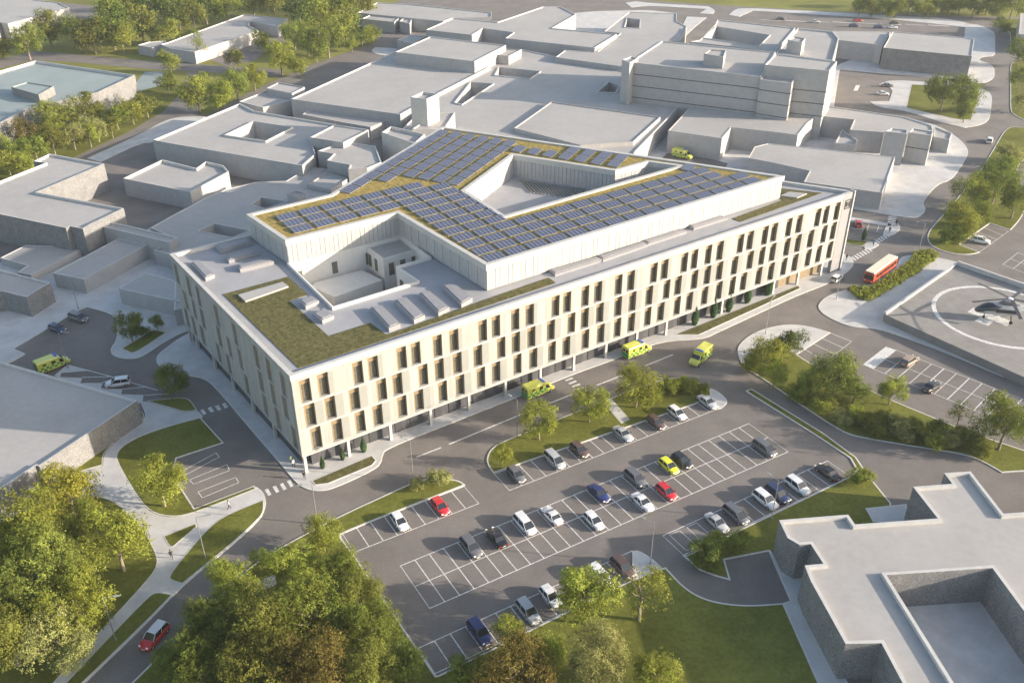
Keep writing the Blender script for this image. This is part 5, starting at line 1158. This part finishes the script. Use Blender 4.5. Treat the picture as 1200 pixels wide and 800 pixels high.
# ------------------------------------------------------------ street lamps
def lamp(base, top, armdir, label, h=8.0, gz=.12):
    p = G(*base, gz); r = empty('street_lamp', p); a = heading(base, (base[0] + armdir[0], base[1] + armdir[1])); tag(r, label, 'street lamp', 'slim grey street lamps')
    d = Vector((math.cos(a), math.sin(a), 0)); m = MB(); m.cyl((0, 0, 0), (0, 0, h), .09, .055, 8); m.cyl((0, 0, 0), (0, 0, .5), .14, .14, 8); m.build('pole', M['steel'], r)
    m = MB(); e = d * 1.5 + Vector((0, 0, h + .15)); m.cyl((0, 0, h - .05), e, .045, .04, 6); m.build('arm', M['steel'], r)
    m = MB(); q = d * 1.45; w = Vector((-d.y, d.x, 0)) * .17; t = d * 2.2; z = h + .12
    m.add([tuple(q - w + Vector((0, 0, z))), tuple(t - w * .7 + Vector((0, 0, z + .05))), tuple(t + w * .7 + Vector((0, 0, z + .05))), tuple(q + w + Vector((0, 0, z))), tuple(q - w + Vector((0, 0, z + .14))), tuple(t - w * .7 + Vector((0, 0, z + .12))), tuple(t + w * .7 + Vector((0, 0, z + .12))), tuple(q + w + Vector((0, 0, z + .14)))],
          [(3, 2, 1, 0), (4, 5, 6, 7), (0, 1, 5, 4), (1, 2, 6, 5), (2, 3, 7, 6), (3, 0, 4, 7)]); m.build('lamp_head', M['panel_white'], r)
    return r
for a in [((240.5, 653), None, (20, -2), 'street lamp on the lawn between the forking footpath and the road'), ((136, 750), None, (20, -2), 'street lamp at the straight footpath in the lower left lawn'),
          ((372, 613), None, (-20, 4), 'street lamp on the long verge at the road bend'), ((484, 562), None, (-18, -8), 'street lamp at the pointed end of the long verge'),
          ((606, 512), None, (-18, -10), 'street lamp on the verge behind the first round tree'), ((762, 660), None, (-16, -6), 'street lamp on the white pavement end of the lower row'),
          ((904, 609), None, (-10, -6), 'street lamp on the grass in front of the right row'), ((92, 362), None, (14, 0), 'street lamp at the back kerb of the dark left yard'),
          ((80, 431), None, (10, 0), 'street lamp beside the lime yellow ambulance in the left yard'), ((1076, 297), None, (-20, -2), 'street lamp at the far tip of the hedge by the bus'),
          ((897, 391), None, (8, -8), 'street lamp on the curved pale pavement'), ((980, 350), None, (6, -8), 'street lamp on the pale pavement near the bus lay-by')]:
    lamp(*a)
# ------------------------------------------------------------ people
def make_person(kind, top, trousers, walk=.28):
    r = empty('person')
    v = [(0, 0, .95), (0, 0, 1.2), (0, 0, 1.42), (0, 0, 1.52), (.02, 0, 1.66), (.01, 0, 1.76),
         (0, .19, 1.42), (-.05 - walk * .3, .25, 1.15), (.0 - walk * .2, .26, .9), (0, -.19, 1.42), (.02 + walk * .3, -.25, 1.15), (.14 + walk * .3, -.25, .93),
         (0, .1, .9), (walk * .55, .1, .5), (walk * .75, .1, .08), (walk * .75 + .16, .1, .04), (0, -.1, .9), (-walk * .4, -.1, .5), (-walk * 1.1, -.1, .1), (-walk * 1.1 + .15, -.1, .05)]
    e = [(0, 1), (1, 2), (2, 3), (3, 4), (4, 5), (2, 6), (6, 7), (7, 8), (2, 9), (9, 10), (10, 11), (0, 12), (12, 13), (13, 14), (14, 15), (0, 16), (16, 17), (17, 18), (18, 19)]
    rad = [.15, .15, .16, .06, .10, .08, .07, .045, .035, .07, .045, .035, .1, .065, .045, .035, .1, .065, .045, .035]
    me = bpy.data.meshes.new('body'); me.from_pydata(v, e, []); me.update()
    b = bpy.data.objects.new('body', me); COL.objects.link(b); par(b, r)
    s = b.modifiers.new('skin', 'SKIN'); me.skin_vertices
    for i, q in enumerate(rad): me.skin_vertices[0].data[i].radius = (q, q * (1.15 if i in (0, 1, 2) else 1))
    me.skin_vertices[0].data[0].use_root = True
    b.modifiers.new('soft', 'SUBSURF').levels = 1; b.modifiers['soft'].render_levels = 1
    # clothing colour by height
    m = bpy.data.materials.new('person_clothes'); m.use_nodes = True; nt = m.node_tree; bs = nt.nodes['Principled BSDF']; tc = nt.nodes.new('ShaderNodeTexCoord'); sp = nt.nodes.new('ShaderNodeSeparateXYZ'); rp = nt.nodes.new('ShaderNodeValToRGB'); dv = nt.nodes.new('ShaderNodeMath'); dv.operation = 'DIVIDE'; dv.inputs[1].default_value = 2
    nt.links.new(tc.outputs['Object'], sp.inputs[0]); nt.links.new(sp.outputs[2], dv.inputs[0]); nt.links.new(dv.outputs[0], rp.inputs[0]); nt.links.new(rp.outputs[0], bs.inputs['Base Color']); bs.inputs['Roughness'].default_value = .85
    rp.color_ramp.interpolation = 'CONSTANT'; el = rp.color_ramp.elements; el[0].position = 0; el[0].color = (.02, .02, .02, 1); el[1].position = .05; el[1].color = (*trousers, 1)
    for pos, c in ((.46, top), (.75, (.45, .28, .2))): x = el.new(pos); x.color = (*c, 1)
    me.materials.append(m)
    hm = MB(); n = 10
    hm.add([(.0 + .105 * math.cos(2 * math.pi * i / n) * rr2, .1 * math.sin(2 * math.pi * i / n) * rr2, z) for z, rr2 in ((1.68, 1.02), (1.75, 1.08), (1.82, .85), (1.86, .3)) for i in range(n)], [(k * n + i, k * n + (i + 1) % n, (k + 1) * n + (i + 1) % n, (k + 1) * n + i) for k in range(3) for i in range(n)] + [tuple(3 * n + i for i in range(n))])
    hm.build('hair', mat('hair', (.03, .02, .015), .8), r, True)
    return r
for px, h_, top, tr, lab in [((268.8, 596), (10, -3), (.6, .6, .62), (.02, .02, .03), 'person in a white top walking on the path towards the crossing'), ((201.5, 654), (2, 10), (.03, .03, .03), (.02, .02, .02), 'person in black walking at the fork of the footpaths'),
                         ((344.5, 547), (6, 4), (.7, .7, .7), (.02, .02, .02), 'person in a white top by the hospital front corner'), ((341.5, 543), (6, 4), (.12, .2, .08), (.03, .03, .04), 'person in a green top beside the person in white at the hospital corner'),
                         ((357, 561), (1, 6), (.02, .02, .02), (.02, .02, .02), 'person in black standing at the hospital front column'), ((991.5, 305), (8, -3), (.02, .02, .03), (.02, .02, .02), 'person in dark clothes at the start of the far crossing'),
                         ((1023, 288), (8, -6), (.03, .22, .22), (.03, .03, .05), 'person in a teal top on the crossing island'), ((1042, 273), (-8, 4), (.05, .05, .06), (.02, .02, .02), 'person in dark clothes standing on the upper refuge pavement'),
                         ((1050, 264.5), (0, 6), (.03, .03, .03), (.02, .02, .02), 'person in black at the topmost crossing')]:
    r = make_person('p', top, tr); p = G(px[0], px[1], .13); r.location = p; r.rotation_euler = (0, 0, heading(px, (px[0] + h_[0], px[1] + h_[1]))); tag(r, lab, 'person')

# ------------------------------------------------------------ camera, light
cam_d = bpy.data.cameras.new('camera'); cam = bpy.data.objects.new('camera', cam_d); COL.objects.link(cam); sc.camera = cam
cam.location = (0, 0, CH); rot = Matrix((RR, UU, -_F)).transposed(); cam.rotation_euler = rot.to_euler()
cam_d.sensor_fit = 'HORIZONTAL'; cam_d.sensor_width = 36; cam_d.lens = FPX / 1200 * 36; cam_d.clip_end = 8000; cam_d.clip_start = 1
w = bpy.data.worlds.new('World'); sc.world = w; w.use_nodes = True; nt = w.node_tree; bg = nt.nodes['Background']; sky = nt.nodes.new('ShaderNodeTexSky')
EL, AZ = R_(15), R_(-8)
sky.sky_type = 'NISHITA'; sky.sun_disc = False; sky.sun_elevation = EL; sky.sun_rotation = math.pi / 2 - AZ; sky.air_density = 1.0; sky.dust_density = 2.0; sky.ozone_density = 0.7
nt.links.new(sky.outputs[0], bg.inputs[0]); bg.inputs[1].default_value = SKY
sd = bpy.data.lights.new('sun', 'SUN'); so = bpy.data.objects.new('sun', sd); COL.objects.link(so); sd.energy = SUN; sd.angle = R_(.6); sd.color = (1, .87, .72)
dirv = Vector((math.cos(EL) * math.cos(AZ), math.cos(EL) * math.sin(AZ), math.sin(EL))); so.rotation_euler = dirv.to_track_quat('Z', 'Y').to_euler(); so.location = (200, 0, 200)
vs_ = sc.view_settings; vs_.view_transform = 'Standard'; vs_.look = 'None'; vs_.gamma = 1; vs_.exposure = EXPO
sc.cycles.max_bounces = 6; sc.cycles.diffuse_bounces = 3; sc.cycles.transparent_max_bounces = 4
try: sc.cycles.use_denoising = True
except Exception: pass
if HAZE:
    hz = MB().box(-430, 700, -60, 1300, -1.2, CH + 6); ho = hz.build('haze', [], None); tag(ho, kind='stuff')
    hm_ = bpy.data.materials.new('haze_air'); hm_.use_nodes = True; nt = hm_.node_tree; nt.nodes.clear(); out = nt.nodes.new('ShaderNodeOutputMaterial'); pv = nt.nodes.new('ShaderNodeVolumePrincipled')
    pv.inputs['Color'].default_value = (.82, .88, .95, 1); pv.inputs['Density'].default_value = HAZE; pv.inputs['Anisotropy'].default_value = .2
    nt.links.new(pv.outputs[0], out.inputs['Volume']); ho.data.materials.append(hm_)
    sc.cycles.volume_bounces = 0
